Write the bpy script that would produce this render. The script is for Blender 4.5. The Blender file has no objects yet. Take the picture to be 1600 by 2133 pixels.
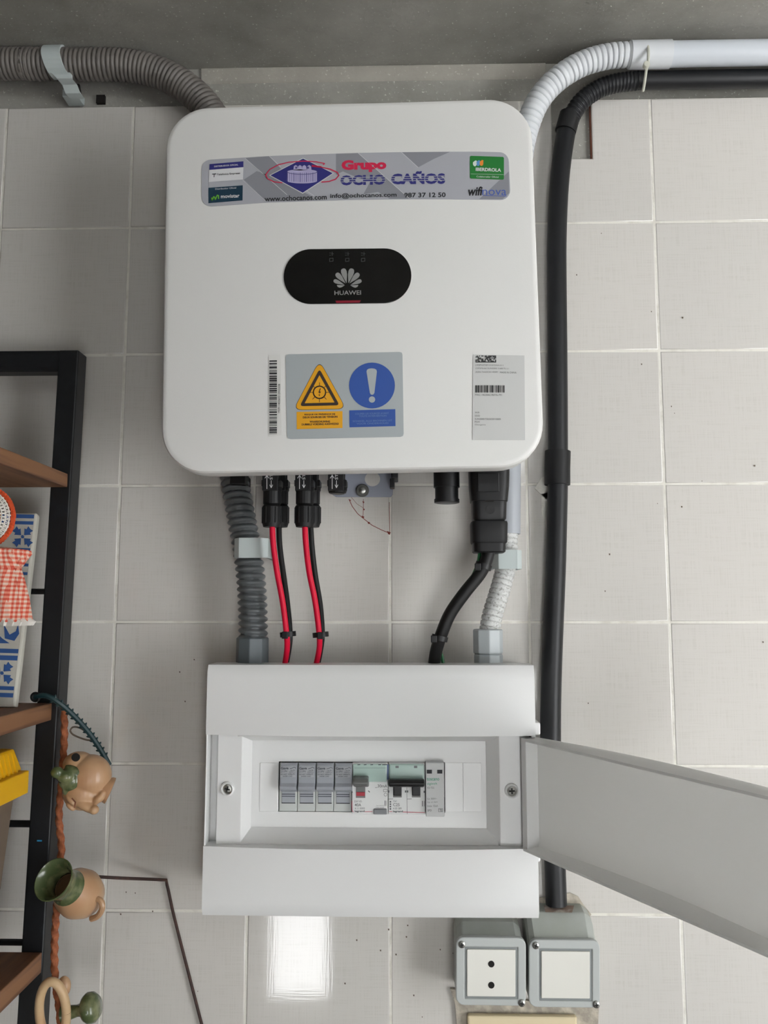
import bpy, bmesh, math, random
from mathutils import Vector, Matrix
random.seed(4)
sc = bpy.context.scene
COL = sc.collection

# ------------------------------------------------------------------ camera
F, CX, CY = 1750.0, 800.0, 1066.5            # focal length and centre, in pixels of the 1600 x 2133 frame
EYE = 1.55
R0 = EYE + 0.58585                            # height of the top edge of the tiling
CAM = Vector((0.31573, -0.91581, EYE))
YAW, PITCH = 0.0246, 0.11494
ROT = Matrix.Rotation(YAW, 3, 'Z') @ Matrix.Rotation(PITCH, 3, 'X')   # columns: right, forward, up
cd = bpy.data.cameras.new('camera'); cam = bpy.data.objects.new('camera', cd); COL.objects.link(cam)
cd.sensor_fit = 'HORIZONTAL'; cd.sensor_width = 36.0; cd.lens = F / 1600.0 * 36.0
cd.clip_start = 0.02
m4 = Matrix((ROT.col[0], ROT.col[2], -ROT.col[1])).transposed().to_4x4(); m4.translation = CAM
cam.matrix_world = m4
sc.camera = cam

# ------------------------------------------------------------------ world, sun, exposure
w = bpy.data.worlds.new('world'); sc.world = w; w.use_nodes = True
bg = w.node_tree.nodes['Background']; bg.inputs[0].default_value = (0.94, 0.975, 1.0, 1); bg.inputs[1].default_value = 6.5
sd = bpy.data.lights.new('sun', 'SUN'); sd.energy = 62.0; sd.angle = math.radians(1.0); sd.color = (1.0, 0.992, 0.985)
sun = bpy.data.objects.new('sun', sd); COL.objects.link(sun)
sun.rotation_euler = Vector((-0.2, -0.4, -0.9)).to_track_quat('-Z', 'Y').to_euler()
sun.location = (2, -2, 4)
sc.view_settings.view_transform = 'Standard'; sc.view_settings.look = 'None'
sc.view_settings.gamma = 1.0; sc.view_settings.use_curve_mapping = False
sc.view_settings.exposure = 0.07

# ------------------------------------------------------------------ helpers
def at(px, py, d):
    """the point seen at a pixel, at distance d in front of the tiled wall (the plane y = 0)"""
    v = ROT @ Vector(((px - CX) / F, 1.0, -(py - CY) / F))
    return CAM + v * ((-d - CAM.y) / v.y)
def X(px, d, py=1640): return at(px, py, d).x
def Z(py, d, px=780): return at(px, py, d).z
def scale(px, py, d):                          # metres per pixel there
    return (at(px + 1, py, d) - at(px, py, d)).length

def lin(c): return tuple((x / 12.92 if x <= 0.04045 else ((x + 0.055) / 1.055) ** 2.4) for x in [v / 255.0 for v in c])
MATS = {}
def mat(name, rgb, rough=0.5, metal=0.0, noise=None, bump=None, emit=None, spec=0.5, coat=0.0, trans=0.0):
    """noise = (scale, second colour, low, high); bump = (scale, strength, distance)"""
    if name in MATS: return MATS[name]
    m = bpy.data.materials.new(name); m.use_nodes = True
    nt = m.node_tree; b = nt.nodes['Principled BSDF']
    b.inputs['Base Color'].default_value = (*lin(rgb), 1); b.inputs['Roughness'].default_value = rough
    b.inputs['Metallic'].default_value = metal; b.inputs['Specular IOR Level'].default_value = spec
    b.inputs['Coat Weight'].default_value = coat
    if trans: b.inputs['Transmission Weight'].default_value = trans
    tc = nt.nodes.new('ShaderNodeTexCoord')
    if noise:
        n = nt.nodes.new('ShaderNodeTexNoise'); n.inputs['Scale'].default_value = noise[0]; n.inputs['Detail'].default_value = 6
        r = nt.nodes.new('ShaderNodeValToRGB')
        r.color_ramp.elements[0].position = noise[2]; r.color_ramp.elements[1].position = noise[3]
        r.color_ramp.elements[0].color = (*lin(rgb), 1); r.color_ramp.elements[1].color = (*lin(noise[1]), 1)
        nt.links.new(tc.outputs['Object'], n.inputs['Vector']); nt.links.new(n.outputs['Fac'], r.inputs['Fac'])
        nt.links.new(r.outputs['Color'], b.inputs['Base Color'])
    if bump:
        n = nt.nodes.new('ShaderNodeTexNoise'); n.inputs['Scale'].default_value = bump[0]; n.inputs['Detail'].default_value = 4
        k = nt.nodes.new('ShaderNodeBump'); k.inputs['Strength'].default_value = bump[1]; k.inputs['Distance'].default_value = bump[2]
        nt.links.new(tc.outputs['Object'], n.inputs['Vector']); nt.links.new(n.outputs['Fac'], k.inputs['Height'])
        nt.links.new(k.outputs['Normal'], b.inputs['Normal'])
    if emit:
        b.inputs['Emission Color'].default_value = (*lin(rgb), 1); b.inputs['Emission Strength'].default_value = emit
    MATS[name] = m
    return m

ORG = {}                                       # world origin of every object (nothing is rotated as an object)
def link(o, org, parent):
    ORG[o.name] = Vector(org)
    o.location = Vector(org) - (ORG[parent.name] if parent else Vector((0, 0, 0)))
    COL.objects.link(o)
    if parent: o.parent = parent
    return o
def tag(o, label=None, cat=None, group=None, kind=None):
    if label: o['label'] = label
    if cat: o['category'] = cat
    if group: o['group'] = group
    if kind: o['kind'] = kind
    return o
def thing(name, label, cat, loc, group=None):
    o = bpy.data.objects.new(name, None); o.empty_display_size = 0.02
    link(o, loc, None)
    return tag(o, label, cat, group)

class MB:
    def __init__(s): s.v = []; s.f = []
    def add(s, vs, fs):
        b = len(s.v); s.v += [Vector(p) for p in vs]; s.f += [[i + b for i in f] for f in fs]; return s
    def box(s, lo, hi):
        (a, b, c), (d, e, f) = lo, hi
        return s.add([(a, b, c), (d, b, c), (d, e, c), (a, e, c), (a, b, f), (d, b, f), (d, e, f), (a, e, f)],
                     [(3, 2, 1, 0), (4, 5, 6, 7), (0, 1, 5, 4), (1, 2, 6, 5), (2, 3, 7, 6), (3, 0, 4, 7)])
    def pbox(s, x0, y0, x1, y1, d0, d1):       # a box whose front face (at d1) fills a pixel rectangle
        xm, ym = (x0 + x1) / 2, (y0 + y1) / 2
        a, b = at(x0, ym, d1).x, at(x1, ym, d1).x; t, u = at(xm, y0, d1).z, at(xm, y1, d1).z
        return s.box((a, -d1, u), (b, -d0, t))
    def prism(s, poly, d0, d1):                # outline (x, z), extruded along the wall normal from d0 to d1
        n = len(poly)
        vs = [(x, -d1, z) for x, z in poly] + [(x, -d0, z) for x, z in poly]
        ar = sum(poly[i][0] * poly[(i + 1) % n][1] - poly[(i + 1) % n][0] * poly[i][1] for i in range(n))
        fr, bk = list(range(n)), list(range(n, 2 * n))
        sides = [(i, n + i, n + (i + 1) % n, (i + 1) % n) for i in range(n)]
        if ar > 0: return s.add(vs, [fr, bk[::-1]] + sides)
        return s.add(vs, [fr[::-1], bk] + [q[::-1] for q in sides])
    def xprism(s, prof, x0, x1):               # side profile (d, z) extruded along x
        n = len(prof)
        vs = [(x0, -d, z) for d, z in prof] + [(x1, -d, z) for d, z in prof]
        return s.add(vs, [list(range(n)), list(range(2 * n - 1, n - 1, -1))] + [(i, n + i, n + (i + 1) % n, (i + 1) % n) for i in range(n)])
    def tube(s, path, r, n=12, caps=True):     # r: number or r(length, angle)
        rf = r if callable(r) else (lambda q, a: r)
        ps = [Vector(p) for p in path]; rings = []
        t = (ps[1] - ps[0]).normalized(); u = t.orthogonal().normalized(); q = 0.0; base = len(s.v)
        for i, p in enumerate(ps):
            t2 = (ps[min(i + 1, len(ps) - 1)] - ps[max(i - 1, 0)]).normalized()
            u = (u - t2 * u.dot(t2)).normalized(); v = t2.cross(u)
            if i: q += (p - ps[i - 1]).length
            for k in range(n):
                a = 2 * math.pi * k / n; s.v.append(p + (u * math.cos(a) + v * math.sin(a)) * rf(q, a))
        for i in range(len(ps) - 1):
            for k in range(n):
                a, b = base + i * n + k, base + i * n + (k + 1) % n
                s.f.append([a, b, b + n, a + n])
        if caps:
            s.f.append([base + k for k in range(n)][::-1]); e = base + (len(ps) - 1) * n
            s.f.append([e + k for k in range(n)])
        return s
    def lathe(s, prof, org, axis, n=20, closed=False):   # prof: (radius, height along axis)
        org = Vector(org); t = Vector(axis).normalized(); u = t.orthogonal().normalized(); v = t.cross(u); base = len(s.v)
        for r, h in prof:
            for k in range(n):
                a = 2 * math.pi * k / n; s.v.append(org + t * h + (u * math.cos(a) + v * math.sin(a)) * r)
        m = len(prof)
        for i in range(m if closed else m - 1):
            j = (i + 1) % m
            for k in range(n):
                s.f.append([base + i * n + k, base + i * n + (k + 1) % n, base + j * n + (k + 1) % n, base + j * n + k])
        if not closed:
            s.f.append([base + k for k in range(n)][::-1]); s.f.append([base + (m - 1) * n + k for k in range(n)])
        return s
    def ball(s, c, rad, n=14, m=9, rot=None):
        c = Vector(c); base = len(s.v); rx, ry, rz = rad
        for i in range(m + 1):
            th = math.pi * i / m
            for k in range(n):
                a = 2 * math.pi * k / n
                p = Vector((rx * math.sin(th) * math.cos(a), ry * math.sin(th) * math.sin(a), rz * math.cos(th)))
                s.v.append(c + (rot @ p if rot else p))
        for i in range(m):
            for k in range(n):
                s.f.append([base + i * n + k, base + (i + 1) * n + k, base + (i + 1) * n + (k + 1) % n, base + i * n + (k + 1) % n])
        return s
    def flat(s, pts, d, th=0.0):               # flat print: a polygon of pixels on the plane at distance d
        q = [at(x, y, d) for x, y in pts]
        n = len(q); ar = sum(q[i].x * q[(i + 1) % n].z - q[(i + 1) % n].x * q[i].z for i in range(n))
        if ar < 0: q = q[::-1]
        if th: return s.prism([(p.x, p.z) for p in q], d - th, d)
        return s.add(q, [list(range(n))])
    def stroke(s, pts, wid, d):                # flat pen line along pixels, width in pixels
        for i in range(len(pts) - 1):
            (x0, y0), (x1, y1) = pts[i], pts[i + 1]; L = math.hypot(x1 - x0, y1 - y0) or 1
            nx, ny = -(y1 - y0) / L * wid / 2, (x1 - x0) / L * wid / 2; ex, ey = (x1 - x0) / L * wid * .25, (y1 - y0) / L * wid * .25
            s.flat([(x0 + nx - ex, y0 + ny - ey), (x1 + nx + ex, y1 + ny + ey), (x1 - nx + ex, y1 - ny + ey), (x0 - nx - ex, y0 - ny - ey)], d)
        return s
    def build(s, name, material, parent=None, smooth=False, bevel=0.0, org=None, seg=2, angle=35):
        if org is None:
            lo = Vector([min(p[i] for p in s.v) for i in range(3)]); hi = Vector([max(p[i] for p in s.v) for i in range(3)]); org = (lo + hi) / 2
        org = Vector(org)
        me = bpy.data.meshes.new(name); me.from_pydata([tuple(p - org) for p in s.v], [], s.f); me.validate()
        if smooth:
            for p in me.polygons: p.use_smooth = True
            me.set_sharp_from_angle(angle=math.radians(angle))
        me.materials.append(material)
        o = bpy.data.objects.new(name, me)
        link(o, org, parent)
        if bevel:
            b = o.modifiers.new('bevel', 'BEVEL'); b.width = bevel; b.segments = seg; b.limit_method = 'ANGLE'; b.angle_limit = math.radians(40)
            b.harden_normals = False
        return o

def remesh(o, voxel, smooth=3):                # fuse overlapping pieces into one continuous skin
    r = o.modifiers.new('remesh', 'REMESH'); r.mode = 'VOXEL'; r.voxel_size = voxel; r.use_smooth_shade = True
    q = o.modifiers.new('smooth', 'SMOOTH'); q.iterations = smooth; q.factor = 0.5
    return o
def spline(pts, step=0.004):
    P = [Vector(p) for p in pts]; out = []
    for i in range(len(P) - 1):
        a, b, c, e = P[max(i - 1, 0)], P[i], P[i + 1], P[min(i + 2, len(P) - 1)]
        n = max(2, int((c - b).length / (step * .5)))
        for k in range(n):
            t = k / n
            out.append(0.5 * ((2 * b) + (c - a) * t + (2 * a - 5 * b + 4 * c - e) * t * t + (3 * b - a - 3 * c + e) * t ** 3))
    out.append(P[-1]); res = [out[0]]; acc = 0
    for i in range(1, len(out)):
        acc += (out[i] - out[i - 1]).length
        if acc >= step: res.append(out[i]); acc = 0
    if (res[-1] - out[-1]).length > step * .3: res.append(out[-1])
    return res
def rrect(x0, y0, x1, y1, r, n=6, sl=0.0, sl2=None):   # rounded rectangle of pixels; sl, sl2: slope of top and bottom edge
    out = []; sl2 = sl if sl2 is None else sl2
    for cx, cy, a0 in ((x1 - r, y0 + r, -90), (x1 - r, y1 - r, 0), (x0 + r, y1 - r, 90), (x0 + r, y0 + r, 180)):
        for k in range(n + 1):
            a = math.radians(a0 + 90 * k / n); px, py = cx + r * math.cos(a), cy + r * math.sin(a)
            t = (py - y0) / (y1 - y0); out.append((px, py + (px - (x0 + x1) / 2) * (sl * (1 - t) + sl2 * t)))
    return out
TXT = {}
def glyphs(string, bold=0.0):
    key = (string, bold)
    if key not in TXT:
        cu = bpy.data.curves.new('t', 'FONT'); cu.body = string; cu.size = 1; cu.resolution_u = 3; cu.offset = bold
        o = bpy.data.objects.new('t', cu); COL.objects.link(o)
        bpy.context.view_layer.update()
        me = bpy.data.meshes.new_from_object(o.evaluated_get(bpy.context.evaluated_depsgraph_get()))
        vs = [(v.co.x, v.co.y) for v in me.vertices]; fs = [list(p.vertices) for p in me.polygons]
        bpy.data.objects.remove(o); bpy.data.curves.remove(cu); bpy.data.meshes.remove(me)
        TXT[key] = (vs, fs)
    return TXT[key]
def write(mb, string, p0, p1, h, d, bold=0.0, shear=0.0):
    """lettering from pixel p0 (bottom left) to p1 (bottom right), h pixels tall, on the plane at distance d"""
    vs, fs = glyphs(string, bold)
    xs = [v[0] for v in vs]; ys = [v[1] for v in vs]; a, b, c, e = min(xs), max(xs), min(ys), max(ys)
    ux, uy = p1[0] - p0[0], p1[1] - p0[1]; L = math.hypot(ux, uy); nx, ny = uy / L, -ux / L
    q = []
    for x, y in vs:
        v = (y - c) / (e - c); u = (x - a) / (b - a) + shear * v * h / L
        q.append(at(p0[0] + ux * u + nx * h * v, p0[1] + uy * u + ny * h * v, d))
    mb.add(q, fs)

# ------------------------------------------------------------------ materials
def tile_material():
    m = mat('glazed_tile', (206, 199, 189), 0.02, spec=0.6)
    nt = m.node_tree; b = nt.nodes['Principled BSDF']; tc = nt.nodes.new('ShaderNodeTexCoord'); oi = nt.nodes.new('ShaderNodeObjectInfo')
    hs = []
    for sx, sz in ((26, 760), (760, 26)):
        mp = nt.nodes.new('ShaderNodeMapping'); mp.inputs['Scale'].default_value = (sx, 1, sz)
        n = nt.nodes.new('ShaderNodeTexNoise'); n.inputs['Scale'].default_value = 1.0; n.inputs['Detail'].default_value = 2
        nt.links.new(tc.outputs['Object'], mp.inputs['Vector']); nt.links.new(mp.outputs['Vector'], n.inputs['Vector']); hs.append(n)
    ad = nt.nodes.new('ShaderNodeMath'); ad.operation = 'ADD'
    nt.links.new(hs[0].outputs['Fac'], ad.inputs[0]); nt.links.new(hs[1].outputs['Fac'], ad.inputs[1])
    k = nt.nodes.new('ShaderNodeBump'); k.inputs['Strength'].default_value = 0.06; k.inputs['Distance'].default_value = 0.0003
    nt.links.new(ad.outputs[0], k.inputs['Height']); nt.links.new(k.outputs['Normal'], b.inputs['Normal'])
    # faint cloth-like weave and a small difference from tile to tile
    r = nt.nodes.new('ShaderNodeValToRGB'); r.color_ramp.elements[0].position = 0.7; r.color_ramp.elements[1].position = 1.25
    r.color_ramp.elements[0].color = (*lin((205, 202, 196)), 1); r.color_ramp.elements[1].color = (*lin((212, 209, 204)), 1)
    nt.links.new(ad.outputs[0], r.inputs['Fac'])
    mx = nt.nodes.new('ShaderNodeMix'); mx.data_type = 'RGBA'; mx.blend_type = 'MULTIPLY'; mx.inputs[0].default_value = 1.0
    rr = nt.nodes.new('ShaderNodeValToRGB'); rr.color_ramp.elements[0].color = (.95, .945, .94, 1); rr.color_ramp.elements[1].color = (1, .99, .98, 1)
    nt.links.new(oi.outputs['Random'], rr.inputs['Fac'])
    nt.links.new(r.outputs['Color'], mx.inputs[6]); nt.links.new(rr.outputs['Color'], mx.inputs[7]); nt.links.new(mx.outputs[2], b.inputs['Base Color'])
    return m
def concrete_material(name, a, b2, c):
    m = mat(name, a, 0.95, bump=(160, 0.5, 0.002), spec=0.2); nt = m.node_tree; b = nt.nodes['Principled BSDF']
    tc = nt.nodes.new('ShaderNodeTexCoord')
    n1 = nt.nodes.new('ShaderNodeTexNoise'); n1.inputs['Scale'].default_value = 5; n1.inputs['Detail'].default_value = 8; n1.inputs['Roughness'].default_value = .65
    n2 = nt.nodes.new('ShaderNodeTexNoise'); n2.inputs['Scale'].default_value = 320; n2.inputs['Detail'].default_value = 2
    r = nt.nodes.new('ShaderNodeValToRGB'); r.color_ramp.elements[0].position = .35; r.color_ramp.elements[1].position = .7
    r.color_ramp.elements[0].color = (*lin(a), 1); r.color_ramp.elements[1].color = (*lin(b2), 1)
    r2 = nt.nodes.new('ShaderNodeValToRGB'); r2.color_ramp.elements[0].position = .66; r2.color_ramp.elements[1].position = .76
    mx = nt.nodes.new('ShaderNodeMix'); mx.data_type = 'RGBA'; mx.inputs[7].default_value = (*lin(c), 1)
    for n in (n1, n2): nt.links.new(tc.outputs['Object'], n.inputs['Vector'])
    nt.links.new(n1.outputs['Fac'], r.inputs['Fac']); nt.links.new(n2.outputs['Fac'], r2.inputs['Fac'])
    nt.links.new(r2.outputs['Color'], mx.inputs[0]); nt.links.new(r.outputs['Color'], mx.inputs[6]); nt.links.new(mx.outputs[2], b.inputs['Base Color'])
    return m
M_tile = tile_material()
M_conc = concrete_material('bare_concrete', (134, 132, 126), (168, 166, 159), (200, 198, 190))
M_plaster = concrete_material('rough_plaster', (150, 146, 138), (176, 172, 163), (196, 192, 184))
M_grout = mat('grout', (226, 223, 214), .8, noise=(60, (196, 191, 180), .5, .8), bump=(300, .4, .001))
M_mortar = mat('mortar', (160, 152, 140), .95, noise=(90, (196, 188, 172), .4, .65), bump=(200, .6, .002))
M_brick = mat('clay_edge', (176, 112, 90), .95, noise=(120, (140, 96, 80), .4, .7))
M_floor = mat('floor_paving', (184, 185, 186), .8, noise=(8, (174, 174, 174), .4, .7))
M_render = mat('outdoor_render', (160, 156, 150), .9)
M_white = mat('white_powder_coat', (226, 225, 222), .42, bump=(900, .12, .0004))
M_box = mat('white_plastic', (228, 228, 227), .33)
M_boxin = mat('white_plastic_inside', (224, 224, 223), .38)
M_black = mat('black_plastic', (15, 15, 17), .45, spec=.4)
M_blackmat = mat('black_rubber', (14, 14, 16), .55, spec=.4)
M_pipe = mat('black_pvc', (22, 23, 26), .45, noise=(30, (30, 31, 35), .5, .8), spec=.4)
M_gloss = mat('black_glass', (10, 11, 12), .06, spec=.6)
M_metal = mat('zinc_metal', (180, 180, 176), .35, metal=1.0)
M_steel = mat('bracket_steel', (150, 154, 166), .45, metal=.35)
M_red = mat('red_cable', (216, 6, 54), .5, spec=.35)
M_blk_c = mat('black_cable', (15, 15, 16), .5, spec=.4)
M_green_c = mat('green_cable', (22, 96, 52), .45)
M_conduit_g = mat('grey_conduit', (98, 102, 104), .35, noise=(40, (86, 90, 92), .4, .7))
M_conduit_b = mat('brown_lit_grey_conduit', (112, 107, 102), .5, noise=(30, (96, 92, 88), .4, .7))  # same grey conduit, brownish light on its upper run put into the colour
M_conduit_w = mat('white_conduit', (212, 215, 218), .4)
M_clip = mat('pale_grey_clip', (188, 197, 196), .5)
M_gland_d = mat('dark_grey_gland', (92, 100, 104), .42)
M_tie_w = mat('white_nylon', (205, 205, 192), .5)

# ------------------------------------------------------------------ the setting
T = 0.15                                       # tile pitch
CEIL = R0 + 0.0495
wall = MB().box((-0.85, 0.0075, 0.0), (3.0, 0.2, CEIL)).build('wall_back', M_conc, org=(0, 0, 0))
tag(wall, 'grey concrete wall faced with cream glazed tiles behind the white inverter', 'wall', kind='structure')
# the cut out of the top tile row, where the black conduit passes, in metres
NX0, NX1, NZ = X(1149, 0, 260), X(1233, 0, 260), Z(331, 0, 1200)
g = MB()
g.box((-0.85, 0.0007, 0.0), (3 * T, 0.0076, R0 - 0.001)).box((4 * T, 0.0007, 0.0), (3.0, 0.0076, R0 - 0.001))
g.prism([(3 * T, 0), (4 * T, 0), (4 * T, R0 - .001), (NX1, R0 - .001), (NX1, NZ), (NX0, NZ), (NX0, R0 - .001), (3 * T, R0 - .001)], -0.0076, -0.0007)
g.build('grout', M_grout, wall)
G2 = 0.00125
def tile_mesh(poly):
    mb = MB().prism(poly, -0.0072, 0.0)
    me = bpy.data.meshes.new('tile'); me.from_pydata([tuple(p) for p in mb.v], [], mb.f); me.materials.append(M_tile)
    bm = bmesh.new(); bm.from_mesh(me)
    fe = [e for e in bm.edges if all(v.co.y < -.0 + 1e-6 for v in e.verts)]
    bmesh.ops.bevel(bm, geom=fe, offset=0.0013, segments=3, affect='EDGES', profile=.6)
    bm.to_mesh(me); bm.free()
    for p in me.polygons: p.use_smooth = p.area < .002       # rounded edges, but a truly flat face
    return me
h = T / 2 - G2
TM = tile_mesh([(-h, -h), (h, -h), (h, h), (-h, h)])
for i in range(-5, 10):
    for j in range(0, 11):
        cx, cz = (i + .5) * T, R0 - (j + .5) * T
        if (i, j) == (3, 0):
            a, b, c = NX0 - cx, NX1 - cx, NZ - cz
            me = tile_mesh([(-h, -h), (h, -h), (h, h), (b, h), (b, c), (a, c), (a, h), (-h, h)])
        else: me = TM
        o = bpy.data.objects.new('tile', me); link(o, (cx, random.uniform(-.0004, .0003), cz), wall)
        o.rotation_euler = (random.gauss(0, .0012), 0, random.gauss(0, .0012))
MB().box((NX1 - .0012, .0025, NZ), (NX1 - .0002, .0076, R0)).box((NX0, .0025, NZ - .0005), (NX1, .0076, NZ + .0006)).build('clay_edge', M_brick, wall)
# plaster fillet under the ceiling and a mortar smear along the top of the tiles
MB().xprism([(-.009, CEIL), (-.009, CEIL - .020), (-.0055, CEIL - .017), (-.0045, CEIL - .004), (-.0045, CEIL)], X(415, 0, 140), X(1140, 0, 140)).build('plaster_fillet', M_plaster, wall, bevel=.003)
FY = -1.42                                     # inner face of the wall behind the camera
ce = MB().box((-1.05, FY - .2, CEIL), (3.2, 0.2, CEIL + .2)).build('ceiling', M_conc, org=(0, -.7, CEIL))
tag(ce, 'raw grey concrete ceiling slab above the tiled wall', 'ceiling', kind='structure')
fl = MB().box((-1.05, FY - .2, -.2), (3.2, 0.2, 0)).build('floor', mat('indoor_floor', (112, 102, 94), .6, noise=(8, (98, 90, 84), .4, .7))); tag(fl, 'brown indoor floor in front of the tiled wall', 'floor', kind='structure')
gr = MB().box((-20, -40, -.2), (20, FY - .2, -.02)).build('ground', M_floor); tag(gr, 'pale paved ground outside the windows behind the camera', 'ground', kind='structure')
wl = MB().box((-1.05, FY - .2, 0), (-.85, 0.2, CEIL)).build('wall_left', M_render); tag(wl, 'plain rendered wall beside the shelf', 'wall', kind='structure')
wr = MB().box((3.0, FY - .2, 0), (3.2, 0.2, CEIL)).build('wall_right', M_render); tag(wr, 'plain rendered wall on the right, out of the picture', 'wall', kind='structure')
# window openings in the wall behind the camera: a narrow one, a wide one far right, two added for front light
WA = (-.075, .105, .46, .80); WB = (1.50, 2.92, .25, CEIL - .03)       # x0, x1, z0, z1
WC = (.24, .69, 1.93, CEIL - .03)                                         # added high strip, there only to let in front light
WD = (.40, .69, .71, 1.38)                                                # added middle opening, there only to throw front light on the box
xs = sorted(set((-1.05, 3.2) + WA[:2] + WB[:2] + WC[:2] + WD[:2])); mb = MB()
for q0, q1 in zip(xs, xs[1:]):
    zc = 0.0                                   # stack wall pieces around the openings of this strip, from the floor up
    for q in sorted((q for q in (WA, WB, WC, WD) if q[0] <= q0 and q[1] >= q1), key=lambda q: q[2]):
        mb.box((q0, FY - .2, zc), (q1, FY, q[2])); zc = q[3]
    mb.box((q0, FY - .2, zc), (q1, FY, CEIL))
wf = mb.build('wall_front', M_render); tag(wf, 'plain rendered wall behind the camera with four openings, two of them added for light', 'wall', kind='structure')

# ------------------------------------------------------------------ shelf (left edge)
M_frame = mat('black_painted_steel', (17, 19, 23), .45, noise=(60, (30, 33, 38), .55, .8))
M_wood = mat('shelf_wood', (136, 96, 66), .6, noise=(14, (102, 70, 50), .4, .65))
nt = M_wood.node_tree
for n in nt.nodes:
    if n.type == 'TEX_NOISE':
        mp = nt.nodes.new('ShaderNodeMapping'); mp.inputs['Scale'].default_value = (5, .35, 9)
        t_ = [q for q in nt.nodes if q.type == 'TEX_COORD'][0]
        nt.links.new(t_.outputs['Object'], mp.inputs['Vector']); nt.links.new(mp.outputs['Vector'], n.inputs['Vector'])
def bar(mb, p0, p1, wx, wy):                   # square tube between two points of its front face's middle
    p0, p1 = Vector(p0), Vector(p1); vs = []
    for p in (p0, p1): vs += [p + Vector((-wx / 2, 0, 0)), p + Vector((wx / 2, 0, 0)), p + Vector((wx / 2, wy, 0)), p + Vector((-wx / 2, wy, 0))]
    return mb.add(vs, [(0, 3, 2, 1), (4, 5, 6, 7), (0, 1, 5, 4), (1, 2, 6, 5), (2, 3, 7, 6), (3, 0, 4, 7)][::1])
def leanD(py): return 0.055 + (py - 730) / 1270.0 * 0.030
pt, pb = at(143, 729, leanD(729)), at(66, 2000, leanD(2000))
dirp = (pb - pt) / (pt.z - pb.z)
foot = pt + dirp * pt.z
SL = -0.62
shelf = thing('shelf_unit', 'black steel shelf rack with wooden boards standing at the left edge of the tiled wall', 'shelf', foot)
bar(MB(), foot, pt, .0215, .024).build('post', M_frame, shelf, bevel=.0015)
sh = Vector((SL - pt.x, 0, 0)); bar(MB(), foot + sh, pt + sh, .0215, .024).build('post', M_frame, shelf, bevel=.0015)
zt, zb = pt.z, Z(772, .055, 100)
MB().box((SL - .01, pt.y, zb), (pt.x + .0105, pt.y + .0235, zt + .0006)).build('top_rail', M_frame, shelf, bevel=.004)
for py, r in ((1232, .003), (1716, .0035), (1963, .0032)):
    p = at(60, py, leanD(py) - .014); q = pt + dirp * (pt.z - p.z)
    MB().tube([(SL, p.y, p.z), (q.x, p.y, p.z)], r, 8).build('cross_rod', M_frame, shelf, smooth=True)
MB().box((pt.x + dirp.x * (pt.z - Z(1745, .08, 80)) - .002, -leanD(1750) - .0006, Z(1755, .08, 75)), (pt.x + dirp.x * (pt.z - Z(1745, .08, 80)) + .003, -leanD(1750), Z(1750, .08, 75))).build('paint_fleck', mat('blue_paint', (40, 140, 190), .6), shelf)
BZ = []
for px, y0, y1 in ((142, 987, 1015), (109, 1464, 1500), (88, 1983, 2026)):
    d = leanD((y0 + y1) / 2) + .0012
    xr, z1, z0 = X(px, d, y0), Z(y0, d, px), Z(y1, d, px); BZ.append((z1, z0, d))
    MB().box((SL - .03, -d - .27, z0), (xr, -d, z1)).build('shelf_board', M_wood, shelf, bevel=.001)

# blue-and-white ceramic panel leaning on the rack
def rayplane(px, py, p0, n):
    v = ROT @ Vector(((px - CX) / F, 1.0, -(py - CY) / F)); return CAM + v * ((p0 - CAM).dot(n) / v.dot(n))
M_cer = mat('cream_ceramic', (206, 204, 194), .35, noise=(40, (190, 186, 174), .5, .8)); M_blue = mat('cobalt_glaze', (62, 98, 158), .3)
TR = at(77, 1068, .067); BR = at(31, 1464, .118); BR.z = BZ[1][0] + .001
nrm = Vector((1, 0, 0)).cross(BR - TR).normalized()
if nrm.y > 0: nrm = -nrm
wv = Vector((-.16, 0, 0)); bk = -nrm * .009
cp = thing('ceramic_panel', 'white ceramic panel painted with blue flowers leaning on the middle shelf', 'ceramic tile', BR)
MB().add([BR, TR, TR + wv, BR + wv, BR + bk, TR + bk, TR + wv + bk, BR + wv + bk], [(0, 1, 2, 3), (7, 6, 5, 4), (0, 4, 5, 1), (1, 5, 6, 2), (2, 6, 7, 3), (3, 7, 4, 0)]).build('slab', M_cer, cp, bevel=.002)
def onpanel(poly, nm='painted_stroke'):
    q = [rayplane(x, y, TR + nrm * .0004, nrm) for x, y in poly]
    MB().add(q, [list(range(len(q)))]).build(nm, M_blue, cp)
def band(y, h_): onpanel([(-60, y - 3), (72 - (y - 1068) * .117, y), (72 - (y + h_ - 1068) * .117, y + h_), (-60, y + h_ - 3)], 'painted_band')
for y, h_ in ((1072, 8), (1086, 7), (1142, 9), (1174, 6), (1192, 6), (1352, 9), (1366, 10), (1430, 8), (1444, 9)): band(y, h_)
def flower(cx, cy, r):
    for k in range(4):
        a = math.radians(45 + 90 * k)
        onpanel([(cx + r * q * math.cos(a + t), cy + r * q * math.sin(a + t)) for q, t in ((.18, 0), (.75, -.55), (.72, -.3), (1.05, -.28), (.95, 0), (1.05, .28), (.72, .3), (.75, .55))], 'painted_petal')
    onpanel([(cx + r * .16 * math.cos(k), cy + r * .16 * math.sin(k)) for k in range(6)])
flower(47, 1118, 24); flower(4, 1402, 26); flower(22, 1232, 24)
onpanel([(8, 1300), (20, 1322), (33, 1315), (38, 1300), (40, 1320), (30, 1335), (10, 1330)]); onpanel([(-15, 1310), (5, 1330), (20, 1340), (-10, 1340)])

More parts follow.
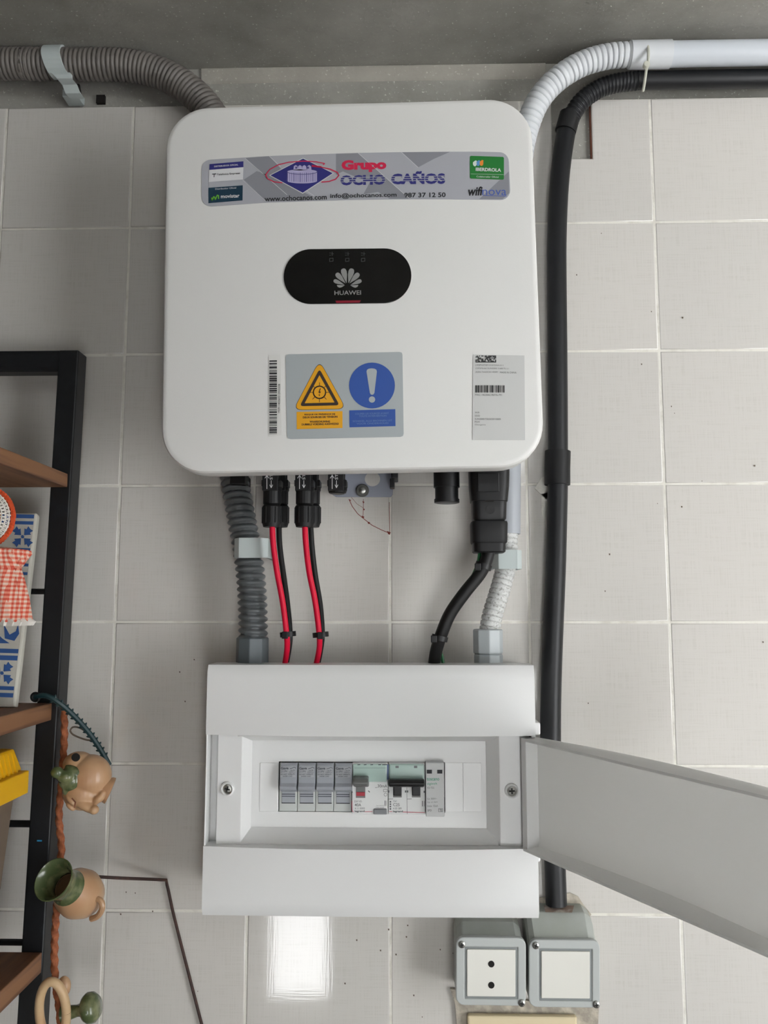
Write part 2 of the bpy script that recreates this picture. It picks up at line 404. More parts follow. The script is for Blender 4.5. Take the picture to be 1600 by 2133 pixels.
# hanging cloth ornament
M_ging = mat('gingham_cloth', (206, 110, 92), .9); nt = M_ging.node_tree; b = nt.nodes['Principled BSDF']
tc = nt.nodes.new('ShaderNodeTexCoord'); sp = nt.nodes.new('ShaderNodeSeparateXYZ'); nt.links.new(tc.outputs['Object'], sp.inputs[0]); su = []
for k in (0, 2):
    a = nt.nodes.new('ShaderNodeMath'); a.operation = 'MULTIPLY'; a.inputs[1].default_value = 260; nt.links.new(sp.outputs[k], a.inputs[0])
    c = nt.nodes.new('ShaderNodeMath'); c.operation = 'FRACT'; nt.links.new(a.outputs[0], c.inputs[0])
    e = nt.nodes.new('ShaderNodeMath'); e.operation = 'GREATER_THAN'; e.inputs[1].default_value = .5; nt.links.new(c.outputs[0], e.inputs[0]); su.append(e)
a = nt.nodes.new('ShaderNodeMath'); a.operation = 'ADD'; nt.links.new(su[0].outputs[0], a.inputs[0]); nt.links.new(su[1].outputs[0], a.inputs[1])
c = nt.nodes.new('ShaderNodeMath'); c.operation = 'MULTIPLY'; c.inputs[1].default_value = .5; nt.links.new(a.outputs[0], c.inputs[0])
r = nt.nodes.new('ShaderNodeValToRGB'); r.color_ramp.interpolation = 'CONSTANT'; r.color_ramp.elements[0].color = (*lin((226, 202, 186)), 1)
r.color_ramp.elements[1].position = .4; r.color_ramp.elements[1].color = (*lin((222, 140, 118)), 1); q = r.color_ramp.elements.new(.8); q.color = (*lin((206, 82, 62)), 1)
nt.links.new(c.outputs[0], r.inputs[0]); nt.links.new(r.outputs[0], b.inputs['Base Color'])
M_lace = mat('white_lace', (226, 222, 214), .9); M_orange = mat('orange_yarn', (206, 78, 36), .85)
DD = .165; sx = scale(0, 1200, DD)
oc = at(-4, 1145, DD)
orn = thing('hanging_ornament', 'red gingham cloth ornament with white net cap hanging under the top shelf', 'ornament', (oc.x, oc.y, Z(1302, DD, 0)))
def ruffle(prof, waves, amp, n=96):
    mb = MB(); base = 0
    for i, (rr_, zz) in enumerate(prof):
        for k in range(n):
            a = 2 * math.pi * k / n; q = rr_ * (1 + amp[i] * math.cos(waves * a + .6 * math.sin(3 * a)))
            mb.v.append(Vector((oc.x + q * math.cos(a), oc.y + q * math.sin(a), zz)))
    for i in range(len(prof) - 1):
        for k in range(n):
            a, b2 = i * n + k, i * n + (k + 1) % n; mb.f.append([a, b2, b2 + n, a + n])
    return mb
zz = lambda y: Z(y, DD, 0)
ruffle([(20 * sx, zz(1140)), (60 * sx, zz(1146)), (62 * sx, zz(1152)), (54 * sx, zz(1168)), (46 * sx, zz(1184))], 16, (0, .06, .08, .04, .0)).build('collar', M_ging, orn, smooth=True)
ruffle([(44 * sx, zz(1180)), (52 * sx, zz(1210)), (60 * sx, zz(1250)), (67 * sx, zz(1295))], 14, (.03, .06, .09, .10)).build('skirt', M_ging, orn, smooth=True)
ruffle([(66 * sx, zz(1289)), (71 * sx, zz(1295)), (67 * sx, zz(1303)), (60 * sx, zz(1300))], 28, (.09, .13, .13, .08), 168).build('lace_hem', M_lace, orn, smooth=True)
hc = at(-34, 1078, DD); R_ = 62 * sx; net = MB(); rim = MB()
def ring(mb, R2, r2, off, n=60, wob=0.0):
    pts = [hc + Vector((math.cos(2 * math.pi * k / n) * R2, -off + wob * math.cos(15 * math.pi * k / n), math.sin(2 * math.pi * k / n) * R2)) for k in range(n + 1)]
    mb.tube(pts, r2, 5)
for k in range(1, 8): ring(net, R_ * (.3 + .088 * k), .0007, .012 * (1 - (k / 8) ** 2))
for k in range(44):
    a0 = 2 * math.pi * k / 44
    for s_ in (1, -1):
        net.tube([hc + Vector((math.cos(a0 + s_ * .22 * t) * R_ * (.3 + .68 * t), -.012 * (1 - t * t), math.sin(a0 + s_ * .22 * t) * R_ * (.3 + .68 * t))) for t in (0, .25, .5, .75, 1)], .0006, 4)
net.build('net_cap', M_lace, orn, smooth=True)
ring(rim, R_, .0022, 0, 90, .001)
for k in range(60):
    a0 = 2 * math.pi * k / 60; rim.ball(hc + Vector((math.cos(a0) * R_, 0, math.sin(a0) * R_)), (.0026, .0026, .0026), 6, 4)
rim.build('rim', M_orange, orn, smooth=True)
MB().ball(hc, (R_ * .55, .012, R_ * .55), 20, 10).build('pompom', mat('orange_felt', (226, 128, 30), .9), orn, smooth=True)
MB().tube(spline([hc + Vector((0, .004, R_)), hc + Vector((.002, .006, R_ + .01)), (hc.x, hc.y + .006, BZ[0][1] + .0005)], .003), .001, 6).build('hanging_loop', M_black, orn, smooth=True)

# leaning brown box and the yellow bin on top of it
M_brown = mat('brown_board', (112, 98, 84), .75, noise=(20, (96, 84, 72), .4, .7))
zb3 = BZ[2][0] + .0008
a1, a2 = at(30, 1652, .108), at(-22, 1975, .150); a2.z = zb3
bb = MB().add([a2, a1, a1 + Vector((-.25, 0, 0)), a2 + Vector((-.25, 0, 0))] + [p + Vector((0, -.12, 0)) for p in (a2, a1, a1 + Vector((-.25, 0, 0)), a2 + Vector((-.25, 0, 0)))],
              [(3, 2, 1, 0), (4, 5, 6, 7), (0, 1, 5, 4), (1, 2, 6, 5), (2, 3, 7, 6), (3, 0, 4, 7)]).build('brown_box', M_brown, bevel=.001)
tag(bb, 'dull brown slanted box on the bottom shelf, under the yellow bin', 'box')
M_yel = mat('yellow_plastic', (226, 172, 12), .45)
dy = .110; y1, y2, y3 = Z(1556, dy, 40), Z(1604, dy, 50), a1.z + .0006
yb = thing('yellow_bin', 'bright yellow ribbed plastic bin turned upside down on the brown box', 'bin', (X(0, dy), -dy - .06, y3))
x1, x2, x3 = X(38, dy, 1556), X(47, dy, 1604), X(61, dy, 1610)
MB().add([(x1, -dy - .008, y1), (x1, -dy - .14, y1), (-.33, -dy - .14, y1), (-.33, -dy - .008, y1), (x2, -dy, y2), (x2, -dy - .15, y2), (-.34, -dy - .15, y2), (-.34, -dy, y2)],
         [(0, 3, 2, 1), (4, 5, 6, 7), (0, 1, 5, 4), (1, 2, 6, 5), (2, 3, 7, 6), (3, 0, 4, 7)]).build('tub', M_yel, yb, bevel=.002)
MB().box((-.35, -dy - .156, y3), (x3, -dy, y2)).build('rim', M_yel, yb, bevel=.0012)
for k in range(16):
    yy = -dy - .012 - k * .008
    MB().add([(x1 - .001, yy, y1 - .002), (x1 - .001, yy - .003, y1 - .002), (x1 + .0012, yy - .003, y1 - .002), (x1 + .0012, yy, y1 - .002), (x2 - .001, yy, y2), (x2 - .001, yy - .003, y2), (x2 + .0014, yy - .003, y2), (x2 + .0014, yy, y2)],
             [(0, 1, 2, 3), (7, 6, 5, 4), (0, 4, 5, 1), (1, 5, 6, 2), (2, 6, 7, 3), (3, 7, 4, 0)]).build('rib', M_yel, yb)

# rope garland with ceramics, beside the post
M_rope = mat('orange_rope', (158, 92, 58), .9, noise=(200, (120, 66, 42), .4, .7))
M_terra = mat('tan_clay', (190, 154, 118), .42, noise=(25, (174, 130, 96), .45, .75), coat=.2)
M_glaze = mat('green_glaze', (78, 90, 58), .25, noise=(70, (130, 132, 96), .48, .72), coat=.3)
M_dark = mat('dark_hole', (22, 18, 16), .9)
rp = spline([at(x, y, d) for x, y, d in ((134, 1475, .0665), (134, 1540, .068), (129, 1620, .070), (123, 1700, .072), (128, 1765, .075), (124, 1810, .078), (119, 1880, .081), (114, 1960, .083), (115, 2040, .085), (124, 2105, .088), (130, 2190, .09))], .0015)
rope = MB().tube(rp, lambda q, a: .0031 * (1 + .22 * math.cos(3 * a + 2 * math.pi * q / .011)), 14).build('braided_rope', M_rope, smooth=True)
tag(rope, 'orange braided rope hanging down the right side of the black shelf post', 'rope')
s1 = scale(180, 1630, .085)
fj = thing('face_jug', 'tan clay jug shaped like a face with nose and green glazed spout', 'jug', at(175, 1690, .085))
mb = MB(); D_ = .088
B = lambda x, y, dd, a_, b_, c_, rt=0: mb.ball(at(x, y, D_ + dd), (a_ * s1, b_ * s1, c_ * s1), 32, 20, Matrix.Rotation(math.radians(rt), 3, 'Y') if rt else None)
B(188, 1617, 0, 43, 40, 44); B(174, 1648, 0, 42, 38, 38); B(164, 1592, 0, 32, 28, 26)
B(180, 1679, .012, 27, 13, 10, 26); B(196, 1687, .014, 10, 11, 9)          # ridge and tip of the nose
B(150, 1668, .013, 17, 10, 6, 40); B(147, 1680, .010, 12, 9, 5, 40)        # eyelids
B(206, 1664, .010, 12, 11, 8, -30); B(214, 1654, .008, 9, 9, 8, -30)       # lips
remesh(mb.build('body', M_terra, fj, smooth=True), .0009, 3)
ax = (at(233, 1646, D_ - .004) - at(200, 1634, D_)).normalized()
MB().lathe([(20 * s1, 0), (22 * s1, 14 * s1), (26 * s1, 20 * s1), (27 * s1, 26 * s1), (22 * s1, 27 * s1), (17 * s1, 16 * s1), (12 * s1, 10 * s1)], at(205, 1638, D_), ax, 24).build('collar', M_terra, fj, smooth=True)
mb = MB().ball(at(146, 1625, D_ + .014), (24 * s1, 14 * s1, 22 * s1)).ball(at(136, 1618, D_ + .018), (18 * s1, 14 * s1, 13 * s1)).ball(at(119, 1609, D_ + .020), (13 * s1, 12 * s1, 12 * s1)).ball(at(140, 1645, D_ + .012), (10 * s1, 9 * s1, 12 * s1))
mb.ball(at(155, 1605, D_ + .014), (22 * s1, 10 * s1, 8 * s1), rot=Matrix.Rotation(math.radians(25), 3, 'Y'))
remesh(mb.build('spout', M_glaze, fj, smooth=True), .001, 3)
MB().lathe([(8 * s1, -.003), (8 * s1, 0)], at(157, 1577, D_ + .0135), (0.1, -1, .35), 16).build('air_hole', M_dark, fj)
MB().stroke([(150, 1663), (157, 1671), (155, 1682)], 3, D_ + .0215).build('eye_line', mat('clay_line', (120, 72, 50), .7), fj)

jug = thing('clay_jug', 'small tan clay jug with open green glazed mouth tied to the rope', 'jug', at(165, 1915, .08))
Bc, Mc = at(166, 1862, .085), at(111, 1832, .122); L_ = (Mc - Bc).length; ax = Mc - Bc
MB().lathe([(.0002, -.0232), (.012, -.0205), (.0195, -.012), (.0228, 0), (.0212, .010), (.017, .0185), (.0162, .020)], Bc, ax, 28).build('body', M_terra, jug, smooth=True)
MB().lathe([(.0164, .0195), (.0142, .026), (.0138, L_ * .66), (.0155, L_ * .84), (.0186, L_ * .98), (.0192, L_), (.0184, L_ + .0004), (.0168, L_ * .97), (.0135, L_ * .8), (.0118, L_ * .62), (.0112, .024)], Bc, ax, 28, closed=True).build('glazed_neck', M_glaze, jug, smooth=True, angle=60)
MB().lathe([(.0114, .0215), (.0114, .0225)], Bc, ax, 24).build('inside', mat('clay_inside', (110, 84, 58), .8), jug)
MB().tube(spline([at(196, 1872, .092), at(210, 1876, .095), at(213, 1892, .095), at(204, 1908, .093), at(190, 1914, .09)], .002), .0028, 10).build('handle', M_terra, jug, smooth=True)

f3 = thing('clay_ring_jug', 'cream clay ring handle with green mushroom knob at the bottom of the rope', 'jug', at(120, 2150, .08))
c3 = at(110, 2108, .098)
pts = [c3 + Vector((math.cos(t) * 27 * s1, -.006 * math.sin(t), math.sin(t) * 62 * s1)) for t in [2 * math.pi * k / 36 for k in range(37)]]
MB().tube(pts, 9 * s1, 12, caps=False).build('ring', mat('cream_clay', (206, 176, 136), .45, noise=(25, (190, 150, 112), .45, .75)), f3, smooth=True)
MB().ball(at(133, 2055, .09), (14 * s1, 12 * s1, 20 * s1)).build('lug', M_terra, f3, smooth=True)
p0, p1 = at(132, 2112, .09), at(193, 2098, .092)
MB().lathe([(18 * s1, 0), (13 * s1, 16 * s1), (11 * s1, 30 * s1), (13 * s1, 40 * s1), (24 * s1, 46 * s1), (29 * s1, 54 * s1), (28 * s1, 64 * s1), (20 * s1, 73 * s1), (.5 * s1, 76 * s1)], p0, p1 - p0, 22).build('knob', M_glaze, f3, smooth=True, angle=70)

M_teal = mat('dark_green_plastic', (20, 50, 54), .5)
tp = spline([at(x, y, d) for x, y, d in ((72, 1452, .092), (95, 1449, .096), (122, 1463, .094), (152, 1489, .084), (182, 1522, .072), (206, 1556, .062), (228, 1594, .052))], .002)
gt = thing('plant_tie', 'dark green barbed plastic plant tie curving down from the middle shelf', 'tie', tp[-1])
MB().tube(tp, .0026, 8).build('strap', M_teal, gt, smooth=True)
for k in range(10, len(tp) - 3, 3):
    t = (tp[k + 1] - tp[k - 1]).normalized(); nn = t.cross(Vector((0, -1, 0))).normalized()
    for s_ in (1, -1): MB().lathe([(.0016, 0), (.0011, .0028), (.0002, .0042)], tp[k] + nn * s_ * .001, nn * s_ - t * .55, 6).build('barb', M_teal, gt)
MB().tube([at(74 + 8 * math.cos(t), 1452 + 8 * math.sin(t), .094) for t in [2 * math.pi * k / 16 for k in range(17)]], .0015, 8, caps=False).build('eyelet', M_black, gt, smooth=True)
lp = spline([at(x, y, .066) for x, y in ((146, 1522), (151, 1515), (162, 1515), (176, 1522), (191, 1538), (186, 1542), (170, 1538), (152, 1530), (146, 1522))], .0015)
tag(MB().tube(lp, .0009, 8, caps=False).build('wire_loop', mat('brown_wire', (96, 84, 72), .5), smooth=True), 'small bent brown wire loop under the green plant tie', 'wire')
M_rust = mat('rusty_wire', (58, 40, 36), .7, noise=(120, (92, 58, 46), .5, .8))
rod = spline([at(x, y, d) for x, y, d in ((150, 1823, .060), (250, 1829, .034), (338, 1833, .0075), (347, 1840, .0045), (360, 1898, .0035), (378, 1970, .0035), (420, 2133, .0035), (445, 2230, .0035))], .004)
tag(MB().tube(rod, .0016, 8).build('rusty_rod', M_rust, smooth=True), 'thin rusty bent wire rod running down the tiles from the clay jug', 'wire')

# ------------------------------------------------------------------ inverter
DF = 0.137                                     # front face of the inverter
ROLL = math.radians(-0.88)
c4 = [at(*p, DF) for p in ((344, 223), (1111, 200), (1133, 972), (334, 987))]
IC = sum(c4, Vector()) / 4
IW = ((c4[1] - c4[0]).length + (c4[2] - c4[3]).length) / 2; IH = ((c4[3] - c4[0]).length + (c4[2] - c4[1]).length) / 2
def irot(x, z):
    c, s_ = math.cos(-ROLL), math.sin(-ROLL); return (IC.x + x * c - z * s_, IC.z + x * s_ + z * c)
inv = thing('solar_inverter', 'white wall-mounted solar inverter with rounded corners and black display', 'inverter', (IC.x, 0, IC.z - IH / 2))
def rr_outline(wd, ht, r, n=10):
    out = []
    for cx, cz, a0 in ((wd / 2 - r, ht / 2 - r, 0), (-wd / 2 + r, ht / 2 - r, 90), (-wd / 2 + r, -ht / 2 + r, 180), (wd / 2 - r, -ht / 2 + r, 270)):
        for k in range(n + 1):
            a = math.radians(a0 + 90 * k / n); out.append((cx + r * math.cos(a), cz + r * math.sin(a)))
    return out
def loft(levels, mb=None):                     # levels: (inset, d) of the rounded outline
    mb = mb or MB(); n = None; base = len(mb.v)
    for ins, d in levels:
        o = rr_outline(IW - 2 * ins, IH - 2 * ins, max(.043 - ins, .004)); n = len(o)
        for x, z in o:
            wx, wz = irot(x, z); mb.v.append(Vector((wx, -d, wz)))
    for i in range(len(levels) - 1):
        for k in range(n):
            a, b = base + i * n + k, base + i * n + (k + 1) % n; mb.f.append([a, b, b + n, a + n])
    mb.f.append([base + k for k in range(n)][::-1]); e = base + (len(levels) - 1) * n; mb.f.append([e + k for k in range(n)])
    return mb
loft([(.010, .098), (.004, .104), (.0005, .112), (0, .118), (0, .1305), (.0005, .1335), (.0018, .1357), (.0038, .1367), (.006, DF)]).build('front_cover', M_white, inv, smooth=True, angle=20)
bx0, bx1 = X(522, .09, 700), X(1046, .09, 700)
MB().box((bx0, -.100, Z(952, .09)), (bx1, -.018, Z(260, .09))).build('chassis', mat('grey_casting', (168, 170, 172), .55), inv, bevel=.006)
# display
stad = lambda x0, y0, x1, y1, sl: rrect(x0, y0, x1, y1, (y1 - y0) / 2 - .01, 14, sl)
disp = MB().flat(stad(591, 518, 857, 632, -.0105), DF + .0012, .0016).build('display', M_gloss, inv, bevel=.0005)
DT = DF + .00135
c5 = lambda x, y: (540 + x / 4.444, 490 + y / 4.444)
logo = MB()
def petal(cx, cy, ang, L0, L1, wd):
    a = math.radians(ang); ux, uy = math.sin(a), -math.cos(a); nx, ny = uy, -ux; pts = []
    for t, s_ in ((0, .04), (.25, .42), (.55, .86), (.78, 1.0), (.93, .8), (1.0, .35), (1.0, -.35), (.93, -.8), (.78, -1.0), (.55, -.86), (.25, -.42), (0, -.04)):
        l_ = L0 + (L1 - L0) * t; pts.append(c5(cx + ux * l_ + nx * wd * s_, cy + uy * l_ + ny * wd * s_))
    logo.flat(pts, DT)
for s_ in (1, -1):
    petal(818 + s_ * 6, 452, s_ * 14, 10, 148, 27); petal(818 + s_ * 8, 456, s_ * 43, 16, 142, 24); petal(818 + s_ * 10, 466, s_ * 68, 22, 128, 19)
    logo.flat([c5(818 + s_ * x, y) for x, y in ((24, 462), (100, 460), (92, 478), (72, 486), (52, 480))], DT)
write(logo, 'HUAWEI', c5(697, 554), c5(943, 550), 9, DT, .012)
logo.build('emblem', mat('silver_print', (150, 150, 148), .35, metal=.3), disp)
ic = MB()
for ox in (668, 815, 962):
    ic.stroke([c5(ox - 18, 165), c5(ox - 4, 165)], 1, DT).stroke([c5(ox - 18, 185), c5(ox - 4, 185)], 1, DT).stroke([c5(ox + 8, 155), c5(ox + 8, 190)], 1, DT).stroke([c5(ox + 2, 172), c5(ox + 20, 172)], 1, DT)
    ic.stroke([c5(ox - 16, 215), c5(ox + 16, 212), c5(ox + 16, 240), c5(ox - 16, 243), c5(ox - 16, 215)], 1.2, DT)
ic.build('indicator_icons', mat('dim_icon', (62, 66, 66), .4), disp)
MB().flat([c5(705, 606), c5(940, 602), c5(930, 624), c5(715, 628)], DT).build('status_light', mat('red_led', (120, 10, 34), .3, emit=.12), disp)

# silver banner
DS = DF + .0006; D1, D2, D3, D4 = DF + .0008, DF + .0010, DF + .0012, DF + .0014
c3_ = lambda x, y: (400 + x / 4.444, 300 + y / 4.444)
c4_ = lambda x, y: (700 + x / 4.2105, 300 + y / 4.2105)
def interp(tab):
    def f(x):
        for (xa, ya), (xb, yb) in zip(tab, tab[1:]):
            if x <= xb: return ya + (yb - ya) * (x - xa) / (xb - xa)
        return tab[-1][1]
    return f
top = interp(((420, 334), (436, 332.6), (561, 325), (650, 321.4), (746, 318.5), (837, 316.8), (920, 316), (997, 315.8), (1060, 317.5)))
bot = interp(((420, 431.5), (438, 430), (555, 421.8), (648, 418.6), (740, 416.2), (852, 414.8), (930, 414.9), (997, 415.6), (1063, 416.6)))
out = []
for t in range(0, 41): x = 440 + (1040 - 440) * t / 40; out.append((x, top(x)))
for k in range(1, 7): a = math.radians(-90 + 15 * k); out.append((1040 + 20 * math.cos(a), top(1040) + 20 + 20 * math.sin(a)))
for k in range(0, 7): a = math.radians(15 * k); out.append((1043 + 20 * math.cos(a), bot(1043) - 20 + 20 * math.sin(a)))
for t in range(1, 41): x = 1043 + (440 - 1043) * t / 40; out.append((x, bot(x)))
for k in range(1, 7): a = math.radians(90 + 15 * k); out.append((440 + 20 * math.cos(a), bot(440) - 20 + 20 * math.sin(a)))
for k in range(0, 6): a = math.radians(180 + 15 * k); out.append((440 + 20 * math.cos(a), top(440) + 20 + 20 * math.sin(a)))
ban = MB().flat(out, DS, .0004).build('banner_sticker', mat('silver_film', (176, 177, 184), .35, metal=.1), inv)
lt = MB()
M_fac = mat('grey_facet', (142, 143, 150), .35, metal=.1)
clip = lambda P_: [(x, min(max(y, top(x) + .4), bot(x) - .4)) for x, y in P_]
for fac in ([c3_(490, 130), c3_(600, 121), c3_(715, 112), c3_(880, 290), c3_(760, 380)], [c3_(600, 250), c3_(480, 330), c3_(690, 530), c3_(890, 525), c3_(1090, 520), c3_(1120, 490), c3_(820, 330)],
            [c4_(0, 84), c4_(100, 80), c4_(195, 78), c4_(400, 262), c4_(270, 330), c4_(60, 240), c4_(0, 270)], [c4_(400, 265), c4_(640, 478), c4_(470, 480), c4_(370, 420), c4_(240, 440), c4_(300, 330)],
            [c4_(575, 72), c4_(800, 70), c4_(1000, 69), c4_(860, 130), c4_(720, 205)], [c4_(1516, 240), c4_(1520, 430), c4_(1460, 484), c4_(1255, 484)]):
    MB().flat(clip(fac), D1).build('facet', M_fac, ban)
for a, b in (((490, 130), (880, 470)), ((470, 335), (690, 535)), ((715, 112), (820, 210)), ((1040, 420), (1130, 480))): lt.stroke([c3_(*a), c3_(*b)], .9, D2)
for a, b in (((195, 80), (640, 475)), ((575, 72), (720, 205))): lt.stroke([c4_(*a), c4_(*b)], .9, D2)
M_wp = mat('white_print', (214, 214, 216), .5); M_navy = mat('navy_print', (44, 44, 118), .5); M_redp = mat('red_print', (206, 32, 74), .5); M_ink = mat('black_ink', (26, 26, 30), .55)
lt.flat([c3_(160, 240), c3_(476, 214), c3_(472, 328), c3_(155, 352)], D2)
lt.flat([c3_(1028, 128), c3_(1314, 270), c3_(1025, 460), c3_(714, 290)], D2)
lt.build('white_print', M_wp, ban)
nv = MB().flat([c3_(163, 186), c3_(476, 160), c3_(476, 214), c3_(160, 240)], D2).flat([c3_(1028, 135), c3_(1303, 270), c3_(1025, 451), c3_(726, 290)], D3)
write(nv, 'OCHO', c4_(40, 364), c4_(432, 356), 21, D2, .05); write(nv, 'CAÑOS', c4_(484, 354), c4_(958, 350), 27, D2, .05)
nv.build('navy_print', M_navy, ban)
st = MB()
for k in range(3):
    st.flat([c4_(34, 292 + k * 19), c4_(436, 285 + k * 19), c4_(436, 291 + k * 19), c4_(34, 298 + k * 19)], D3)
    st.flat([c4_(478, 283 + k * 19), c4_(962, 277 + k * 19), c4_(962, 283 + k * 19), c4_(478, 289 + k * 19)], D3)
st.build('letter_stripes', mat('silver_stripe', (170, 171, 178), .35, metal=.1), ban)
MB().flat([c3_(153, 405), c3_(470, 382), c3_(468, 522), c3_(152, 548)], D2).build('teal_card', mat('teal_print', (18, 52, 72), .5), ban)
MB().flat(rrect(*c4_(1175, 108), *c4_(1473, 308), 3, 4, .035), D2).build('green_card', mat('green_print', (30, 120, 48), .45), ban)
wl_ = MB()
write(wl_, 'DISTRIBUIDOR OFICIAL', c3_(206, 215), c3_(428, 198), 3.2, D3, .02); write(wl_, 'movistar', c3_(268, 502), c3_(440, 494), 7.2, D3, .02)
write(wl_, 'Distribuidor Oficial', c3_(216, 424), c3_(408, 412), 3.4, D3); write(wl_, 'IBERDROLA', c4_(1225, 236), c4_(1448, 244), 7.2, D3, .035)
write(wl_, 'Colaborador Oficial', c4_(1232, 292), c4_(1426, 297), 3.6, D3); wl_.stroke([c4_(1182, 262), c4_(1470, 268)], .5, D3)
drum = lambda x, y: c3_(x, y)
wl_.build('white_lettering', M_wp, ban)
fo = MB().flat([drum(1020 + 140 * math.cos(math.radians(a)), (258 if a > 180 else 340) + 25 * math.sin(math.radians(a))) for a in range(0, 360, 12)], D4)
for x in (960, 1000, 1040, 1085): fo.flat([drum(x - 22, 245), drum(x + 22, 245), drum(x + 17, 205), drum(x, 194), drum(x - 17, 205)], D4)
fo.build('fountain_print', mat('lavender_print', (176, 170, 206), .5), ban)
fd = MB()
for k in range(15): x = 884 + k * 19.6; fd.stroke([drum(x, 266), drum(x, 352 - abs(x - 1020) * .06)], .7 if k % 3 else 1.3, D4 + .0001)
fd.stroke([drum(1020 + 136 * math.cos(math.radians(a)), 258 + 22 * math.sin(math.radians(a))) for a in range(0, 181, 12)], 1.3, D4 + .0001)
for x in (965, 1075): fd.flat([drum(x - 9, 210), drum(x + 9, 210), drum(x + 9, 228), drum(x - 9, 228)], D4 + .0001)
fd.build('fountain_shading', mat('indigo_print', (84, 78, 132), .5), ban)
rd = MB(); write(rd, 'Grupo', c4_(50, 252), c4_(443, 243), 26, D2, .06)
rd.stroke([c3_(x, y) for x, y in ((835, 358), (760, 350), (700, 320), (682, 285), (720, 235), (800, 192), (900, 168), (1030, 158), (1150, 164), (1228, 180), (1216, 192))], 1.9, D4)
rd.stroke([c3_(x, y) for x, y in ((1112, 206), (1190, 214), (1280, 232), (1345, 262), (1360, 290), (1330, 325), (1270, 346), (1200, 352))], 2.2, D4); rd.stroke([c3_(1112, 200), c3_(1195, 212)], 3.2, D4)
rd.build('red_print', M_redp, ban)
bk_ = MB(); write(bk_, 'www.ochocanos.com', c3_(672, 533), c3_(1248, 514), 11, D2, .02); write(bk_, 'info@ochocanos.com', c4_(-50, 484), c4_(532, 472), 12, D2, .02)
write(bk_, '987 37 12 50', c4_(598, 470), c4_(962, 466), 10, D2, .025); write(bk_, 'wifi', c4_(1150, 455), c4_(1276, 452), 19, D2, .03, .18)
write(bk_, 'Telefónica Empresas', c3_(232, 296), c3_(446, 282), 5, D3, .01); bk_.stroke([c3_(188, 279), c3_(222, 276)], 1.6, D3).stroke([c3_(205, 280), c3_(204, 306)], 1.4, D3)
bk_.build('black_lettering', M_ink, ban)
bl = MB(); write(bl, 'nova', c4_(1284, 448), c4_(1494, 450), 11.5, D2, -.005); bl.stroke([c4_(1290, 452), c4_(1496, 457)], 1, D2); bl.build('blue_lettering', mat('blue_ink', (64, 92, 176), .5), ban)
MB().stroke([c3_(x, y) for x, y in ((183, 498), (186, 522), (200, 488), (210, 492), (216, 514), (234, 474), (246, 478), (246, 505))], 2.2, D3).build('green_mark', mat('lime_print', (110, 190, 50), .5), ban)
for nm, rgb, cx, cy in (('pale_drop', (214, 226, 214), 1218, 170), ('blue_drop', (90, 150, 206), 1246, 168), ('orange_drop', (232, 140, 50), 1276, 166)):
    MB().flat([c4_(cx + 17 * math.cos(a) + (8 if math.sin(a) < -.5 else 0), cy + 26 * math.sin(a)) for a in [2 * math.pi * k / 14 for k in range(14)]], D3).build(nm, mat(nm, rgb, .5), ban)

# warning sticker, barcode strip, rating label
c6 = lambda x, y: (540 + x / 5.0, 720 + y / 5.0)
ws = MB().flat([(x, y) for x, y in [(595, 744), (597, 739), (602, 738), (832, 733), (837, 734.5), (838.5, 739), (841, 903), (839.5, 908), (834, 910), (606, 914.5), (600, 913), (598, 908)]], DS, .0004).build('warning_sticker', mat('grey_film', (168, 174, 176), .4, metal=.1), inv)
def tri(s_, r):
    A = ((628, 175), (370, 662), (890, 650)); cx, cy = 628, 505; out = []
    P = [(cx + (x - cx) * s_, cy + (y - cy) * s_) for x, y in A]
    for i in range(3):
        p, a, b = P[i], P[i - 1], P[(i + 1) % 3]
        ua = ((a[0] - p[0]), (a[1] - p[1])); la = math.hypot(*ua); ub = ((b[0] - p[0]), (b[1] - p[1])); lb = math.hypot(*ub)
        s0 = (p[0] + ua[0] / la * r, p[1] + ua[1] / la * r); s1_ = (p[0] + ub[0] / lb * r, p[1] + ub[1] / lb * r)
        for k in range(7):
            t = k / 6; out.append(c6((1 - t) ** 2 * s0[0] + 2 * t * (1 - t) * p[0] + t * t * s1_[0], (1 - t) ** 2 * s0[1] + 2 * t * (1 - t) * p[1] + t * t * s1_[1]))
    return out
M_warn = mat('warning_yellow', (226, 162, 8), .45); M_wbr = mat('warning_black', (50, 36, 28), .5); M_wbl = mat('sign_blue', (40, 80, 158), .45)
MB().flat(tri(1.07, 95), D1).flat(tri(.80, 40), D3).stroke([c6(628 + 64 * math.cos(a), 486 + 64 * math.sin(a)) for a in [2 * math.pi * k / 24 for k in range(25)]], 2.6, D4 + .0002).build('warning_frame', M_wbr, ws)
ye = MB().flat(tri(1.045, 92), D2).flat(tri(.60, 6), D4).flat([c6(390, 690), c6(868, 682), c6(868, 858), c6(392, 870)], D2); ye.build('yellow_print', M_warn, ws)
wb = MB()
for k in range(8): a = math.radians(45 * k); wb.stroke([c6(628 + 72 * math.cos(a), 486 + 72 * math.sin(a)), c6(628 + 102 * math.cos(a), 486 + 102 * math.sin(a))], 1.2, D4 + .0001)
wb.flat([c6(632, 445), c6(616, 490), c6(629, 490), c6(622, 512), c6(644, 478), c6(631, 478), c6(642, 445)], D4 + .0001).flat([c6(617, 510), c6(634, 510), c6(628, 528)], D4 + .0001)
for s_, x0, x1, y, sl in (('RISQUE DE PRÉSENCE DE', 472, 792, 728, 6), ('DEUX SOURCES DE TENSION', 455, 815, 758, 8), ('WAARSCHUWING', 525, 738, 803, 3), ('DUBBELE VOEDING AANWEZIG!', 443, 828, 832, 8)):
    write(wb, s_, c6(x0, y), c6(x1, y - sl), 4.2, D3, .035)
wb.build('warning_lettering', M_wbr, ws)
